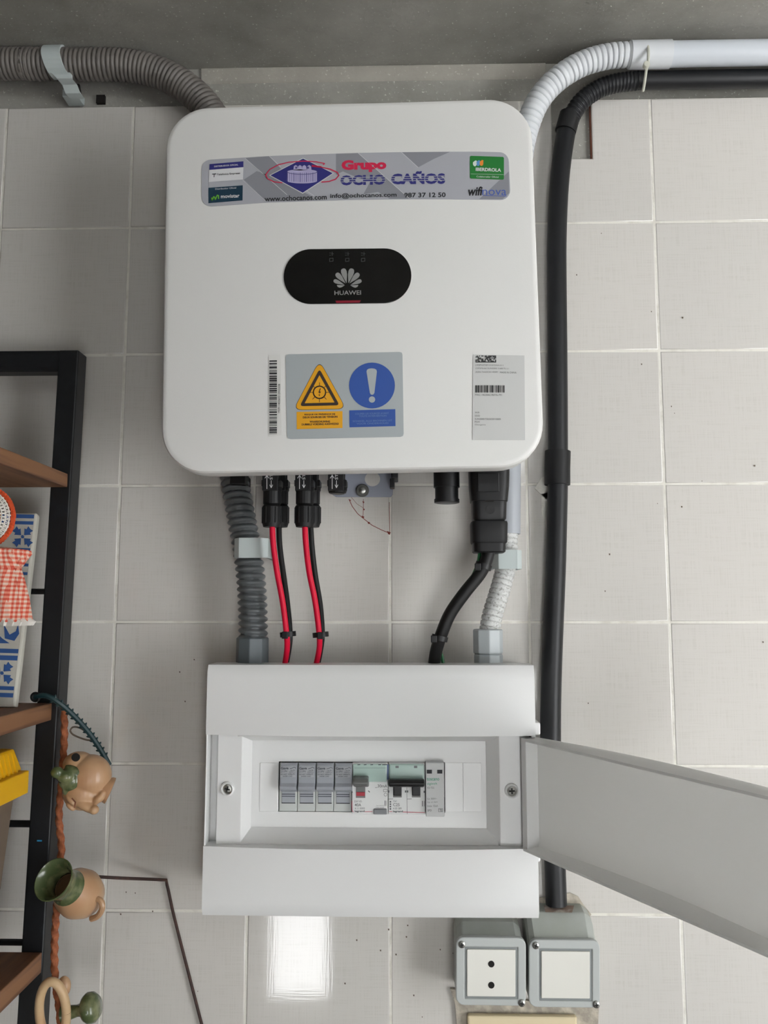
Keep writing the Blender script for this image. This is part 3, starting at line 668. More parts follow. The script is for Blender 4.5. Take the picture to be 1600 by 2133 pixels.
MB().flat([c6(1175 + 239 * math.cos(2 * math.pi * k / 40), 415 + 239 * math.sin(2 * math.pi * k / 40)) for k in range(40)], D2).flat([c6(938, 674), c6(1418, 661), c6(1420, 838), c6(941, 851)], D2).build('blue_print', M_wbl, ws)
ex = MB().flat([c6(1175 + 33 * math.cos(2 * math.pi * k / 20), 561 + 33 * math.sin(2 * math.pi * k / 20)) for k in range(20)], D3)
ex.flat([c6(*p) for p in ((1118, 270), (1124, 250), (1142, 240), (1172, 236), (1202, 240), (1220, 250), (1226, 270), (1200, 492), (1190, 508), (1176, 512), (1162, 508), (1153, 492))], D3); ex.build('exclamation_mark', MATS['grey_film'], ws)
bt = MB()
for s_, x0, x1, y, sl in (('COUPER LES SOURCES AVANT', 1000, 1350, 720, 8), ('TOUTE INTERVENTION', 1040, 1325, 744, 6), ('SCHAKEL ALLE BRONNEN UIT', 975, 1385, 796, 9), ('VOOR ONDERHOUD', 1015, 1345, 822, 7)):
    write(bt, s_, c6(x0, y), c6(x1, y - sl), 3.6, D3)
bt.build('faded_lettering', mat('faded_blue', (104, 132, 178), .5), ws)
bs = MB().flat([c6(98, 100), c6(220, 92), c6(236, 930), c6(100, 950)], DS, .0002).build('barcode_strip', mat('white_label', (218, 217, 213), .45), inv)
bcs = MB(); random.seed(11); y = 154
while y < 925:
    hh = random.choice((5, 5, 9, 14, 18)); bcs.flat([c6(106, y), c6(185, y - 1), c6(185, min(y + hh, 930) - 1), c6(106, min(y + hh, 930))], D2); y += hh + random.choice((4, 6, 9, 12))
write(bcs, '1929114326021293222B', c6(216, 700), c6(218, 398), 4.2, D2, .01)
bcs.build('barcode_bars', M_ink, bs)
c7 = lambda x, y: (960 + x / 10.0, 720 + y / 10.0)
rl = MB().flat([c7(255, 185), c7(1325, 205), c7(1340, 1965), c7(1320, 1968), c7(245, 1965)], DS, .0002).build('rating_label', mat('grey_label', (203, 203, 201), .5), inv)
rt = MB(); dm = MB()
for s_, x0, x1, y0, y1 in (('(1P)PN/ITEM 01075944-011', 305, 885, 425, 432), ('(32P)Model SUN2000-3.68KTL-L1', 305, 1000, 492, 500), ('(S)SN TA22C0110009', 305, 765, 570, 572), ('MADE IN CHINA', 818, 1160, 575, 580), ('MAC 142304C7B776-791', 300, 855, 1042, 1046), ('WiFi', 292, 390, 1412, 1412), ('SSID', 292, 400, 1478, 1478), ('SUN2000-TA22C0110009', 292, 832, 1545, 1550), ('PSW', 292, 400, 1606, 1606), ('Changeme', 292, 518, 1668, 1668)):
    write(rt, s_, c7(x0, y0), c7(x1, y1), 3.6, D2)
rt.build('small_lettering', mat('faded_ink', (70, 70, 70), .55), rl)
x = 300
while x < 900:
    ww = random.choice((8, 14, 22, 40)); dm.flat([c7(x, 825), c7(min(x + ww, 912), 826), c7(min(x + ww, 912), 978), c7(x, 977)], D2); x += ww + random.choice((10, 16, 24))
for i in range(18):
    for j in range(7):
        if random.random() < .52 or j == 6: X0, Y0 = 305 + i * 24, 205 + j * 21; dm.flat([c7(X0, Y0), c7(X0 + 24, Y0), c7(X0 + 24, Y0 + 21), c7(X0, Y0 + 21)], D2)
dm.build('printed_code', mat('grey_ink', (58, 58, 58), .55), rl)

# fittings under the inverter that belong to it
plate = MB(); 
pl_out = [(690, 940), (822, 940), (818, 1030), (814, 1035), (700, 1035), (692, 1030)]
plate.flat(pl_out, .014, .003); brk = plate.build('wall_bracket', M_steel, inv, bevel=.0006)
MB().flat([(776 + 16 * math.cos(a), 998 + 15 * math.sin(a)) for a in [2 * math.pi * k / 24 for k in range(24)]], .0148, .0005).build('bracket_hole', MATS['glazed_tile'], brk)
MB().lathe([(.0072, 0), (.0072, .002), (.006, .0034)], at(755, 1022, .014), (0, -1, 0), 24).build('washer', mat('dark_zinc', (120, 120, 116), .4, metal=.8), brk, smooth=True)
MB().lathe([(.0034, 0), (.0034, .0024), (.002, .0032)], at(755, 1022, .0172), (0, -1, 0), 16).build('screw', M_metal, brk, smooth=True)
MB().pbox(815, 940, 829, 996, .02, .05).pbox(812, 996, 822, 1016, .03, .042).build('bracket_clip', M_black, inv, bevel=.001)
com = MB().lathe([(.0132, 0), (.0132, -.030), (.0118, -.030), (.0118, -.042), (.0128, -.042), (.0128, -.0455), (.011, -.046)], at(930, 955, .07), (0, 0, 1), 28)
zc = Z(1016, .07, 930); com.v = [Vector((p.x, p.y, p.z)) for p in com.v]
com.build('sealed_port', M_black, inv, smooth=True)

# ------------------------------------------------------------------ plugs and cables between inverter and box
def dc_plug(root, px, d, prints=True, cable=True, y0=955):
    ax_ = lambda y: Z(y, d, px); c = at(px, 1040, d); s_ = scale(px, 1040, d)
    def cyl(r, ya, yb): return [(r * s_, ax_(ya) - c.z), (r * s_, ax_(yb) - c.z)]
    O = Vector((c.x, c.y, c.z))
    p = MB().lathe([(16 * s_, ax_(y0) - c.z), (16 * s_, ax_(998) - c.z), (20 * s_, ax_(1003) - c.z), (20 * s_, ax_(1022) - c.z), (18.5 * s_, ax_(1025) - c.z), (18.5 * s_, ax_(1050 if cable else 1027) - c.z), (14 * s_, ax_(1053 if cable else 1029) - c.z)], O, (0, 0, 1), 20)
    p.box((c.x - 18 * s_, c.y - 20.5 * s_, ax_(1024)), (c.x + 14 * s_, c.y, ax_(y0))).box((c.x - 20 * s_, c.y - 17 * s_, ax_(1015)), (c.x + 20 * s_, c.y + 17 * s_, ax_(1002)))
    h_ = p.build('housing', M_black, root, bevel=.0006)
    if prints:
        m_ = MB(); dd = d + 20.9 * s_; u = px - 14
        m_.stroke([(u + 3, 1018), (u + 3, 984)], 1.3, dd).stroke([(u - 1, 996), (u + 3, 990), (u + 7, 996)], 1.3, dd).stroke([(u + 3, 986), (u + 5, 962)], 1.1, dd)
        m_.stroke([(u + 12, 1001), (u + 12, 1014)], 1.3, dd).stroke([(u + 9, 1010), (u + 12, 1016), (u + 15, 1010)], 1.3, dd)
        write(m_, 'STOP', (u + 15, 999), (u + 15, 972), 6, dd, .01); m_.build('moulded_marks', M_wp, h_)
    if cable:
        n_ = MB()
        for k in range(12):
            a = 2 * math.pi * k / 12; n_.tube([(c.x + 19.5 * s_ * math.cos(a), c.y + 19.5 * s_ * math.sin(a), ax_(1057)), (c.x + 19.5 * s_ * math.cos(a), c.y + 19.5 * s_ * math.sin(a), ax_(1090))], 1.8 * s_, 6)
        n_.lathe([(17 * s_, ax_(1052) - c.z), (20 * s_, ax_(1056) - c.z), (20 * s_, ax_(1090) - c.z), (17.5 * s_, ax_(1098) - c.z), (7 * s_, ax_(1098) - c.z)], O, (0, 0, 1), 24)
        n_.build('nut', M_blackmat, root, smooth=True)
def cable_thing(name, label, pts, r, m_, group=None):
    P = spline([at(*p) for p in pts], .004); t = thing(name, label, 'cable', P[-1], group)
    MB().tube(P, r, 12).build('sheath', m_, t, smooth=True); return t
G = 'solar cables between inverter and box'
t = cable_thing('solar_cable', 'left red solar cable with black plug under the inverter', ((567, 1090, .082), (569, 1130, .082), (577, 1190, .079), (589, 1255, .074), (597, 1320, .068), (598, 1352, .060), (592, 1392, .050)), .0029, M_red, G); dc_plug(t, 567, .082)
t = cable_thing('solar_cable', 'left black solar cable running behind the left red one', ((581, 1090, .048), (583, 1140, .048), (591, 1200, .048), (599, 1260, .050), (604, 1318, .055), (602, 1350, .052), (594, 1392, .045)), .0029, M_blk_c, G); dc_plug(t, 582, .048, False)
t = cable_thing('solar_cable', 'right red solar cable with black plug under the inverter', ((635, 1090, .082), (637, 1130, .082), (644, 1190, .079), (657, 1255, .074), (665, 1320, .068), (665, 1352, .060), (657, 1392, .050)), .0029, M_red, G); dc_plug(t, 635, .082)
t = cable_thing('solar_cable', 'right black solar cable running behind the right red one', ((647, 1090, .048), (650, 1140, .048), (657, 1200, .048), (667, 1260, .050), (671, 1318, .055), (668, 1350, .052), (660, 1392, .045)), .0029, M_blk_c, G); dc_plug(t, 648, .048, False)
t = thing('blanking_plug', 'short black blanking plug without cable beside the grey bracket', 'plug', at(703, 1030, .082)); dc_plug(t, 703, .082, True, False)
def cable_tie(px, py, d, r, label, tilt=0.0, m_=M_black, hx=-8):
    c = at(px, py, d); o = thing('cable_tie', label, 'cable tie', c, 'black cable ties')
    ax_ = Vector((math.sin(tilt), 0, -math.cos(tilt)))
    MB().lathe([(r, -.0025), (r + .0013, -.0025), (r + .0013, .0025), (r, .0025)], c, ax_, 20, closed=True).build('band', m_, o, smooth=True)
    q = at(px + hx, py + 2, d + r); MB().box(q - Vector((.003, .003, .0035)), q + Vector((.003, .002, .0035))).build('head', m_, o, bevel=.0006)
cable_tie(600, 1321, .063, .0068, 'small black cable tie around the left red and black cables', .1, hx=-6)
cable_tie(668, 1322, .063, .0068, 'small black cable tie around the right red and black cables', .1, hx=0)

# AC plug and cable
ac = thing('power_cable', 'thick black power cable with large black plug on the right under the inverter', 'cable', at(903, 1392, .05))
DA = .078; s_ = scale(1018, 1060, DA)
def ringpx(levels, px, d, m_, name, parent, n=28, sq=.0):   # levels (y, half width px, half depth px): rounded-square section
    mb = MB(); base = 0
    for y, hw, hd in levels:
        c = at(px, y, d)
        for k in range(n):
            a = 2 * math.pi * k / n; ca, sa = math.cos(a), math.sin(a); e = .45
            mb.v.append(Vector((c.x + hw * s_ * math.copysign(abs(ca) ** e, ca), -d + hd * s_ * math.copysign(abs(sa) ** e, sa), c.z)))
    for i in range(len(levels) - 1):
        for k in range(n):
            a, b = i * n + k, i * n + (k + 1) % n; mb.f.append([a, b, b + n, a + n])
    mb.f.append(list(range(n))[::-1]); e_ = (len(levels) - 1) * n; mb.f.append([e_ + k for k in range(n)])
    return mb.build(name, m_, parent, smooth=True, angle=40)
pl = ringpx([(950, 42, 36), (985, 42, 36), (1015, 41, 35), (1046, 38, 33), (1047, 36, 32), (1082, 35, 31), (1085, 33, 29), (1089, 30, 28)], 1018, DA, M_black, 'plug_body', ac)
MB().pbox(995, 985, 1040, 1024, DA + .017, DA + 36 * s_ + .0012).build('latch', M_black, pl, bevel=.001)
MB().pbox(1010, 1042, 1029, 1045, DA, DA + 33 * s_ + .0006).build('latch_slot', M_dark, pl)
MB().lathe([(.0045, 0), (.0045, .0006), (.003, .0006)], at(1021, 1062, DA + 32 * s_ - .0002), (0, -1, 0), 18).build('lock_mark', mat('dark_grey_plastic', (20, 20, 22), .55), pl)
ringpx([(1088, 37, 34), (1092, 38, 35), (1130, 37, 34), (1133, 35, 32)], 1018, DA, M_blackmat, 'plug_nut', ac)
ringpx([(1132, 34, 31), (1150, 33.5, 30), (1152, 31, 28)], 1018, DA, M_black, 'plug_end', ac)
P = spline([at(*p) for p in ((1020, 1140, DA), (1014, 1165, DA), (1000, 1195, .076), (968, 1235, .074), (938, 1278, .070), (920, 1320, .066), (909, 1355, .058), (903, 1394, .045))], .004)
MB().tube(P, .0063, 16).build('sheath', M_blk_c, ac, smooth=True)
gw = MB().tube(spline([at(*p) for p in ((1000, 1140, DA), (996, 1172, .071), (978, 1212, .064), (948, 1255, .061), (927, 1300, .056), (917, 1350, .048), (921, 1368, .050), (925, 1394, .048))], .004), .0018, 8).build('earth_wire', M_green_c, smooth=True)
tag(gw, 'thin green earth wire running beside the thick black power cable', 'cable')
cable_tie(1007, 1179, .077, .0072, 'black cable tie just below the large black plug', -.35, hx=-12)
cable_tie(916, 1329, .065, .0070, 'black cable tie low on the thick black power cable', -.25, hx=-12)

# ------------------------------------------------------------------ conduits
def corr(path, r, amp, pitch, n=20, step=None, groove=False):
    st = step or pitch / 8.0; P = spline(path, st)
    if groove: return MB().tube(P, lambda q, a: r - amp * max(0, math.cos(2 * math.pi * q / pitch)) ** 5, n)
    return MB().tube(P, lambda q, a: r - amp + 2.2 * amp * abs(math.sin(math.pi * q / pitch + a / 2)) ** .8, n)
cg = thing('grey_conduit', 'grey corrugated conduit from the upper left corner passing behind the inverter into the box', 'conduit', at(525, 1385, .04))
s2 = scale(200, 135, .03)
corr([Vector((-.848, -.032, at(-60, 134, .032).z))] + [at(*p) for p in ((-60, 134, .032), (60, 134, .032), (180, 134, .032), (270, 137, .030), (340, 155, .028), (400, 192, .026), (442, 240, .024), (466, 300, .022), (476, 400, .022))], 30 * s2, .0010, .0052).build('upper_hose', M_conduit_b, cg, smooth=True, angle=80)
corr([at(*p) for p in ((476, 400, .022), (478, 600, .022), (478, 800, .022), (482, 930, .026), (489, 1000, .034), (503, 1080, .040), (516, 1150, .042), (524, 1220, .042), (527, 1290, .042), (527, 1345, .042))], 26 * scale(520, 1200, .04), .0019, .0072).build('lower_hose', M_conduit_g, cg, smooth=True, angle=80)
def hexnut(mb, px, ya, yb, r, d, n=8):
    c = at(px, yb, d); mb.lathe([(r * .9, 0), (r, .0015), (r, Z(ya, d, px) - c.z - .0015), (r * .92, Z(ya, d, px) - c.z)], c, (0, 0, 1), n); return mb
s3 = scale(520, 1350, .04)
hexnut(MB(), 525, 1327, 1394, 34 * s3, .042, 8).build('gland', M_gland_d, cg, bevel=.0008)
MB().pbox(478, 985, 510, 1010, .02, .055).build('hose_cuff', M_black, inv, bevel=.002)
def band_clip(px0, px1, y0, y1, d, label, tab):
    c0, c1 = at(px0, (y0 + y1) / 2, d), at(px1, (y0 + y1) / 2, d); xm = (c0.x + c1.x) / 2; hw = (c1.x - c0.x) / 2; za, zb_ = Z(y0, d, px0), Z(y1, d, px0)
    o = thing('conduit_clip', label, 'clip', (xm, 0, zb_), 'pale grey conduit clips')
    prof = [(xm - hw, 0.0), (xm - hw, d - .010), (xm - hw * .62, d), (xm + hw * .62, d), (xm + hw, d - .008), (xm + hw, 0.0)]
    inn = [(xm + hw - .0025, 0.0), (xm + hw - .0025, d - .009), (xm + hw * .55, d - .0025), (xm - hw * .55, d - .0025), (xm - hw + .0025, d - .011), (xm - hw + .0025, 0.0)]
    pr = prof + inn; n = len(pr); vs = [(x, -q, za) for x, q in pr] + [(x, -q, zb_) for x, q in pr]
    fs = [(i, (i + 1) % n, n + (i + 1) % n, n + i) for i in range(n)]
    for base, fl_ in ((0, False), (n, True)):
        for i in range(5):
            f = [base + i, base + i + 1, base + n - 2 - i, base + n - 1 - i]; fs.append(f[::-1] if fl_ else f)
    MB().add(vs, fs).build('strap', M_clip, o, bevel=.0004)
    MB().box((xm + hw - .003, -tab, zb_ + .002), (xm + hw + .004, 0, zb_ + .006)).build('locking_tab', M_clip, o, bevel=.0005)
band_clip(484, 556, 1121, 1161, .068, 'pale grey clip holding the grey corrugated conduit above the box', .03)
band_clip(1027, 1089, 1146, 1184, .058, 'pale grey clip holding the white conduit behind the black plug', .02)
# clip of the hose under the ceiling: a band over the hose with a foot on the wall
ctop = thing('conduit_clip', 'pale grey clip strapped over the grey hose in the upper left corner', 'clip', at(150, 200, .0), 'pale grey conduit clips')
ch = at(118, 134, .032); rr0 = 31.5 * s2; mb = MB(); seg = []
for k in range(15): a = math.radians(115 - k * 15.5); seg.append((math.sin(a) * rr0, -math.cos(a) * rr0))       # (height, toward camera)
seg = []
for k in range(13):
    a = math.radians(80 - k * 14); seg.append((rr0 * math.sin(a), rr0 * math.cos(a)))
seg += [(-rr0 * 1.05, .010), (-rr0 * 1.12, .008), (-rr0 * 1.32, .006), (-rr0 * 1.36, -.004), (-rr0 * 1.75, -.010), (-rr0 * 1.78, -.018)]
vs = []
for i, (zz_, dd_) in enumerate(seg):
    t = i / (len(seg) - 1); sh_ = .018 * max(0, t - .25) ** 1.3 * 1.5; wd = .0105 if zz_ > -rr0 * 1.3 else .0085
    for th in (0, .0022):
        k = 1 + th / rr0 if i < 13 else 1
        y_ = ch.y - dd_ * k - (th if i >= 13 else 0); z_ = ch.z + zz_ * k
        vs += [(ch.x - wd + sh_, y_, z_), (ch.x + wd + sh_, y_, z_)]
fs = []
for i in range(len(seg) - 1):
    a = i * 4; b = a + 4; fs += [(a + 2, a + 3, b + 3, b + 2), (a, b, b + 1, a + 1), (a, a + 2, b + 2, b), (a + 1, b + 1, b + 3, a + 3)]
e_ = (len(seg) - 1) * 4; fs += [(0, 1, 3, 2), (e_, e_ + 2, e_ + 3, e_ + 1)]
MB().add(vs, fs).build('strap', M_clip, ctop, bevel=.0004)
q = at(150, 198, 0.012); MB().box(q - Vector((.010, .004, .004)), q + Vector((.009, .016, .005))).build('foot', M_clip, ctop, bevel=.001)
MB().tube([at(163, 178, .018), at(166, 195, .004)], .0022, 8).build('screw', M_dark, ctop)

# white conduit, right side
cw = thing('white_conduit', 'white conduit from the upper right ceiling edge passing behind the inverter into the box', 'conduit', at(1018, 1385, .035))
s5 = scale(1250, 120, .04)
corr([at(*p) for p in ((1318, 114, .040), (1270, 117, .040), (1215, 132, .040), (1165, 162, .039), (1128, 200, .037), (1105, 245, .034), (1088, 310, .030), (1075, 420, .026))], 25.5 * s5, .0022, .0063, groove=True).build('upper_hose', M_conduit_w, cw, smooth=True, angle=80)
MB().tube([at(1075, 400, .026), at(1066, 700, .025), at(1060, 985, .025)], .0112, 18).build('hidden_pipe', M_conduit_w, cw, smooth=True)
MB().tube([at(1312, 114.5, .040), at(1352, 114, .040), at(1396, 113, .040)], 28 * s5, 24).build('coupling', M_conduit_w, cw, smooth=True)
MB().tube([at(1394, 113, .040), at(1500, 111, .040), at(1640, 109, .040), Vector((2.99, -.040, at(1640, 109, .04).z + .004))], 25.5 * s5, 24).build('straight_pipe', mat('white_pvc', (205, 210, 216), .32), cw, smooth=True)
M_greyp = mat('pale_grey_pvc', (168, 172, 178), .42)
MB().tube([at(1060, 960, .026), at(1059, 1112, .026)], .0128, 20).build('sleeve', M_greyp, cw, smooth=True)
M_hw = mat('marked_white_hose', (206, 207, 205), .45, noise=(420, (138, 136, 132), .52, .70))
corr([at(*p) for p in ((1058, 1100, .027), (1057, 1150, .028), (1052, 1190, .030), (1040, 1235, .033), (1026, 1280, .035), (1018, 1325, .036))], 21.5 * scale(1040, 1230, .033), .0018, .0056, groove=True).build('lower_hose', M_hw, cw, smooth=True, angle=80)
hexnut(MB(), 1017, 1310, 1362, 31 * s3, .036, 8).build('gland', mat('pale_gland', (176, 182, 184), .45), cw, bevel=.0008)
hexnut(MB(), 1018, 1362, 1394, 30 * s3, .036, 8).build('gland_collar', MATS['pale_gland'], cw, bevel=.0008)

# black conduit
cb = thing('black_conduit', 'black conduit running down the tiles from the upper right corner to the switch box', 'conduit', at(1158, 1885, .02))
r6 = .0108
MB().tube(spline([Vector((2.99, -.022, at(1600, 164, .022).z + .004)), at(1600, 164, .022)], .004)[:-1] + [at(1600, 164, .022), at(1450, 166, .022), at(1322, 168, .022)], lambda q, a: .0098 + .0003 * math.cos(2 * math.pi * q / .004), 18).build('horizontal_pipe', M_pipe, cb, smooth=True)
corr([at(*p) for p in ((1330, 168, .022), (1290, 172, .022), (1250, 184, .021), (1215, 208, .019), (1193, 238, .016), (1180, 272, .014))], .0098, .0006, .0042).build('corrugated_bend', M_pipe, cb, smooth=True, angle=80)
pp = [at(x, y, .013) for x, y in ((1184, 250), (1172, 320), (1164, 400), (1160, 500), (1160, 600), (1161, 700), (1162, 850), (1162, 1000), (1160, 1100), (1157, 1200), (1152, 1320), (1148, 1440), (1147, 1560), (1150, 1700), (1156, 1800), (1159, 1884))]
MB().tube(spline(pp, .01), r6, 20).build('vertical_pipe', M_pipe, cb, smooth=True)
MB().tube([at(1162, 940, .013), at(1161, 975, .013), at(1161, 1010, .013)], r6 + .0030, 20).build('joint_sleeve', M_blackmat, cb, smooth=True)
MB().tube([at(1188, 238, .015), at(1183, 256, .0145), at(1178, 274, .014)], r6 + .0012, 18).build('taped_joint', M_blackmat, cb, smooth=True)
zt_ = thing('cable_tie', 'white nylon cable tie binding the white and black pipes near the ceiling', 'cable tie', at(1340, 187, .03))
ring_ = [at(*p) for p in ((1340, 188, .024), (1343, 170, .0345), (1347, 142, .046), (1350, 132, .056), (1351, 112, .0575), (1350, 94, .052), (1347, 86, .040), (1345, 92, .026), (1344, 130, .020), (1341, 180, .011), (1340, 188, .018), (1340, 188, .024))]
MB().tube(spline(ring_, .003), .0016, 8).build('band', M_tie_w, zt_, smooth=True)
MB().lathe([(.0036, 0), (.0036, .006)], at(1348, 132, .058), (0, 1, 0), 12).build('head', M_tie_w, zt_, bevel=.0008)

# ------------------------------------------------------------------ distribution box
DBX = .088
BX0, BX1 = X(425, DBX, 1650) , X(1119, DBX, 1650)
ZT, ZB = Z(1386, DBX), Z(1914, DBX)
ZU, ZL = Z(1532, DBX), Z(1766, DBX)            # upper and lower edge of the door opening
box = thing('distribution_box', 'white plastic distribution box with open door under the inverter', 'fuse box', ((BX0 + BX1) / 2, 0, ZB))
bs_ = MB().box((BX0 + .003, -.048, ZB + .003), (BX1 - .003, -.004, ZB + .012)).box((BX0 + .003, -.048, ZT - .012), (BX1 - .003, -.004, ZT - .003))
bs_.box((BX0 + .003, -.048, ZB + .003), (BX0 + .012, -.004, ZT - .003)).box((BX1 - .012, -.048, ZB + .003), (BX1 - .003, -.004, ZT - .003)).box((BX0 + .003, -.010, ZB + .003), (BX1 - .003, -.0012, ZT - .003))
bs_.build('base', mat('box_base_plastic', (200, 202, 202), .4), box, bevel=.001)
def cpanel(name, z0, z1, bul, edge_top, edge_bot):
    nx, nz = 28, 10; mb = MB(); V = {}
    for i in range(nx + 1):
        for j in range(nz + 1):
            u, v = i / nx, j / nz; x = BX0 + (BX1 - BX0) * u; z = z0 + (z1 - z0) * v
            w_ = v if not edge_top else 1 - v; d = .086 + bul * (1 - (2 * u - 1) ** 2) * (.12 + .88 * w_ ** 1.3)
            dz0, dz1 = (z - z0), (z1 - z); R_e = .010
            if edge_bot and dz0 < R_e: d -= edge_bot * (1 - dz0 / R_e) ** 2
            if edge_top and dz1 < R_e: d -= edge_top * (1 - dz1 / R_e) ** 2
            V[i, j] = len(mb.v); mb.v.append(Vector((x, -d, z)))
    for i in range(nx):
        for j in range(nz): mb.f.append([V[i, j], V[i + 1, j], V[i + 1, j + 1], V[i, j + 1]])
    per = [V[i, 0] for i in range(nx + 1)] + [V[nx, j] for j in range(1, nz + 1)] + [V[i, nz] for i in range(nx - 1, -1, -1)] + [V[0, j] for j in range(nz - 1, 0, -1)]
    bk = []
    for k in per: p = mb.v[k]; bk.append(len(mb.v)); mb.v.append(Vector((p.x, -.046, p.z)))
    n = len(per)
    for k in range(n): mb.f.append([per[(k + 1) % n], per[k], bk[k], bk[(k + 1) % n]])
    mb.f.append(bk[::-1])
    return mb.build(name, M_box, box, smooth=True, angle=40)
cpanel('upper_panel', ZU, ZT, .010, .004, 0)
cpanel('lower_panel', ZB, ZL, .010, 0, .004)
MB().box((BX0, -.085, ZL - .002), (X(430, .085, 1650), -.046, ZU + .002)).build('side_stile', M_box, box, bevel=.0008)
MB().box((X(1109, .085, 1650), -.085, ZL - .002), (BX1, -.046, ZU + .002)).build('side_stile', M_box, box, bevel=.0008)
DP = .066                                      # face plate around the breakers
hx0, hx1, hz1, hz0 = X(580, DP), X(927, DP), Z(1587, DP), Z(1692, DP)
fx0, fx1 = X(428, DP), X(1111, DP)
fp = MB().box((fx0, -DP, hz1), (fx1, -.060, ZU + .004)).box((fx0, -DP, ZL - .012), (fx1, -.060, hz0)).box((fx0, -DP, hz0), (hx0, -.060, hz1)).box((hx1, -DP, hz0), (fx1, -.060, hz1))
fp.build('face_plate', M_boxin, box)
# sloping soffits of the recess
sx0, sx1 = X(512, DP), X(1012, DP)
MB().xprism([(DP - .002, ZU + .004), (DP - .002, ZU - .008), (DP + .002, ZU - .008), (.0855, ZU + .0005), (.0855, ZU + .004)], sx0 - .006, sx1 + .010).build('upper_soffit', M_boxin, box)
MB().xprism([(DP - .002, ZL + .012), (DP - .002, ZL - .012), (.080, ZL - .012), (.080, ZL + .001), (DP + .0005, ZL + .013)], sx0 - .006, sx1 + .010).build('lower_soffit', M_boxin, box)
def block(x0, x1, slope_l, slope_r, name):
    z0, z1 = ZL - .004, ZU - .0006; a, b = .0665, .079
    MB().add([(x0 - slope_l, -a, z0), (x1 + slope_r, -a, z0), (x1 + slope_r, -a, z1), (x0 - slope_l, -a, z1), (x0, -b, z0), (x1, -b, z0), (x1, -b, z1), (x0, -b, z1)],
             [(3, 2, 1, 0), (4, 5, 6, 7), (0, 1, 5, 4), (1, 2, 6, 5), (2, 3, 7, 6), (3, 0, 4, 7)]).build(name, M_boxin, box, bevel=.0006)
block(X(452, .079), X(503, .079), .001, .008, 'screw_block')
block(X(1041, .079), X(1105, .079), .012, .001, 'screw_block')
def screw(px, py, d, parent, boss=True, r=.0045):
    if boss: MB().lathe([(r * 1.55, -.002), (r * 1.5, .0022), (r * 1.2, .003), (r * 1.05, .0018), (r * 1.0, .0002)], at(px, py, d), (0, -1, 0), 24).build('screw_cup', M_box, parent, smooth=True)
    c = at(px, py, d + .0004); sw = MB().lathe([(r, 0), (r, .0009), (r * .7, .0017), (r * .05, .002)], c, (0, -1, 0), 20).build('screw', M_metal, parent, smooth=True)
    a = random.uniform(0, 1.5); m_ = MB()
    for q in (a, a + math.pi / 2):
        u = Vector((math.cos(q), 0, math.sin(q))) * r * .62; v = Vector((-math.sin(q), 0, math.cos(q))) * r * .2; o_ = c + Vector((0, -.0021, 0))
        m_.add([o_ + u + v, o_ - u + v, o_ - u - v, o_ + u - v], [(0, 1, 2, 3)])
    m_.build('cross_slot', mat('slot_shadow', (46, 46, 44), .6), sw)
screw(474, 1643, .079, box); screw(1066, 1647, .079, box)
MB().pbox(508, 1546, 515, 1582, DP, DP + .006).build('door_catch', M_boxin, box, bevel=.001)
for x0, x1 in ((541, 579), (928, 964), (965, 1003)):
    MB().pbox(x0, 1589, x1, 1691, DP - .001, DP + .0007).build('blank_strip', M_box, box, bevel=.0003)
MB().box((hx0 - .02, -.030, Z(1660, .03)), (hx1 + .02, -.0125, Z(1620, .03))).build('rail', M_metal, box)
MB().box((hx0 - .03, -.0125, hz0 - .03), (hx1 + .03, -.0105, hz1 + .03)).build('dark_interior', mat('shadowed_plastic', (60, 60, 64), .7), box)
# hinge lugs and the open door
for y0, y1 in ((1505, 1531), (1770, 1796)):
    MB().pbox(1108, y0, 1126, y1, .060, .084).build('hinge_lug', M_box, box, bevel=.0015)
hp = at(1117, 1652, .083); ang = math.radians(62.5)
du = Vector((math.cos(ang), -math.sin(ang), 0)); dn = Vector((-math.sin(ang), -math.cos(ang), 0))    # along the door; out of its inner face
z0d, z1d = Z(1768, .083, 1118), Z(1536, .083, 1118); LD = .300
def dpt(u, v, n): return Vector((hp.x, hp.y, 0)) + du * u + dn * n + Vector((0, 0, v))
dmb = MB(); NU = 24; prof = []
def curve(u): return -.012 * (1 - (2 * u / LD - 1) ** 2)                 # the door bulges away from its inner side
sec = lambda u: [(z0d, .016), (z0d, curve(u) - .002), (z1d, curve(u) - .002), (z1d, .016), (z1d - .0022, .016), (z1d - .0032, curve(u) + .002), (z1d - .012, curve(u)), (z0d + .012, curve(u)), (z0d + .0032, curve(u) + .002), (z0d + .0022, .016)]
for i in range(NU + 1):
    u = LD * i / NU
    for v, n in sec(u): dmb.v.append(dpt(u, v, n))
for i in range(NU):
    for k in range(10):
        a, b = i * 10 + k, i * 10 + (k + 1) % 10; dmb.f.append([a, a + 10, b + 10, b])
dmb.f.append([0, 1, 8, 9]); dmb.f.append([1, 2, 5, 6, 7, 8]); dmb.f.append([2, 3, 4, 5])
e_ = NU * 10; dmb.f += [[e_ + 9, e_ + 8, e_ + 1, e_], [e_ + 8, e_ + 7, e_ + 6, e_ + 5, e_ + 2, e_ + 1], [e_ + 5, e_ + 4, e_ + 3, e_ + 2]]
bm = None
M_door = mat('thin_white_plastic', (228, 228, 227), .33); nt = M_door.node_tree; b_ = nt.nodes['Principled BSDF']
tr = nt.nodes.new('ShaderNodeBsdfTranslucent'); tr.inputs[0].default_value = (.85, .85, .84, 1); ms = nt.nodes.new('ShaderNodeMixShader'); ms.inputs[0].default_value = .55
nt.links.new(b_.outputs[0], ms.inputs[1]); nt.links.new(tr.outputs[0], ms.inputs[2]); nt.links.new(ms.outputs[0], nt.nodes['Material Output'].inputs[0])
door = dmb.build('door', M_door, box, smooth=True, angle=30)
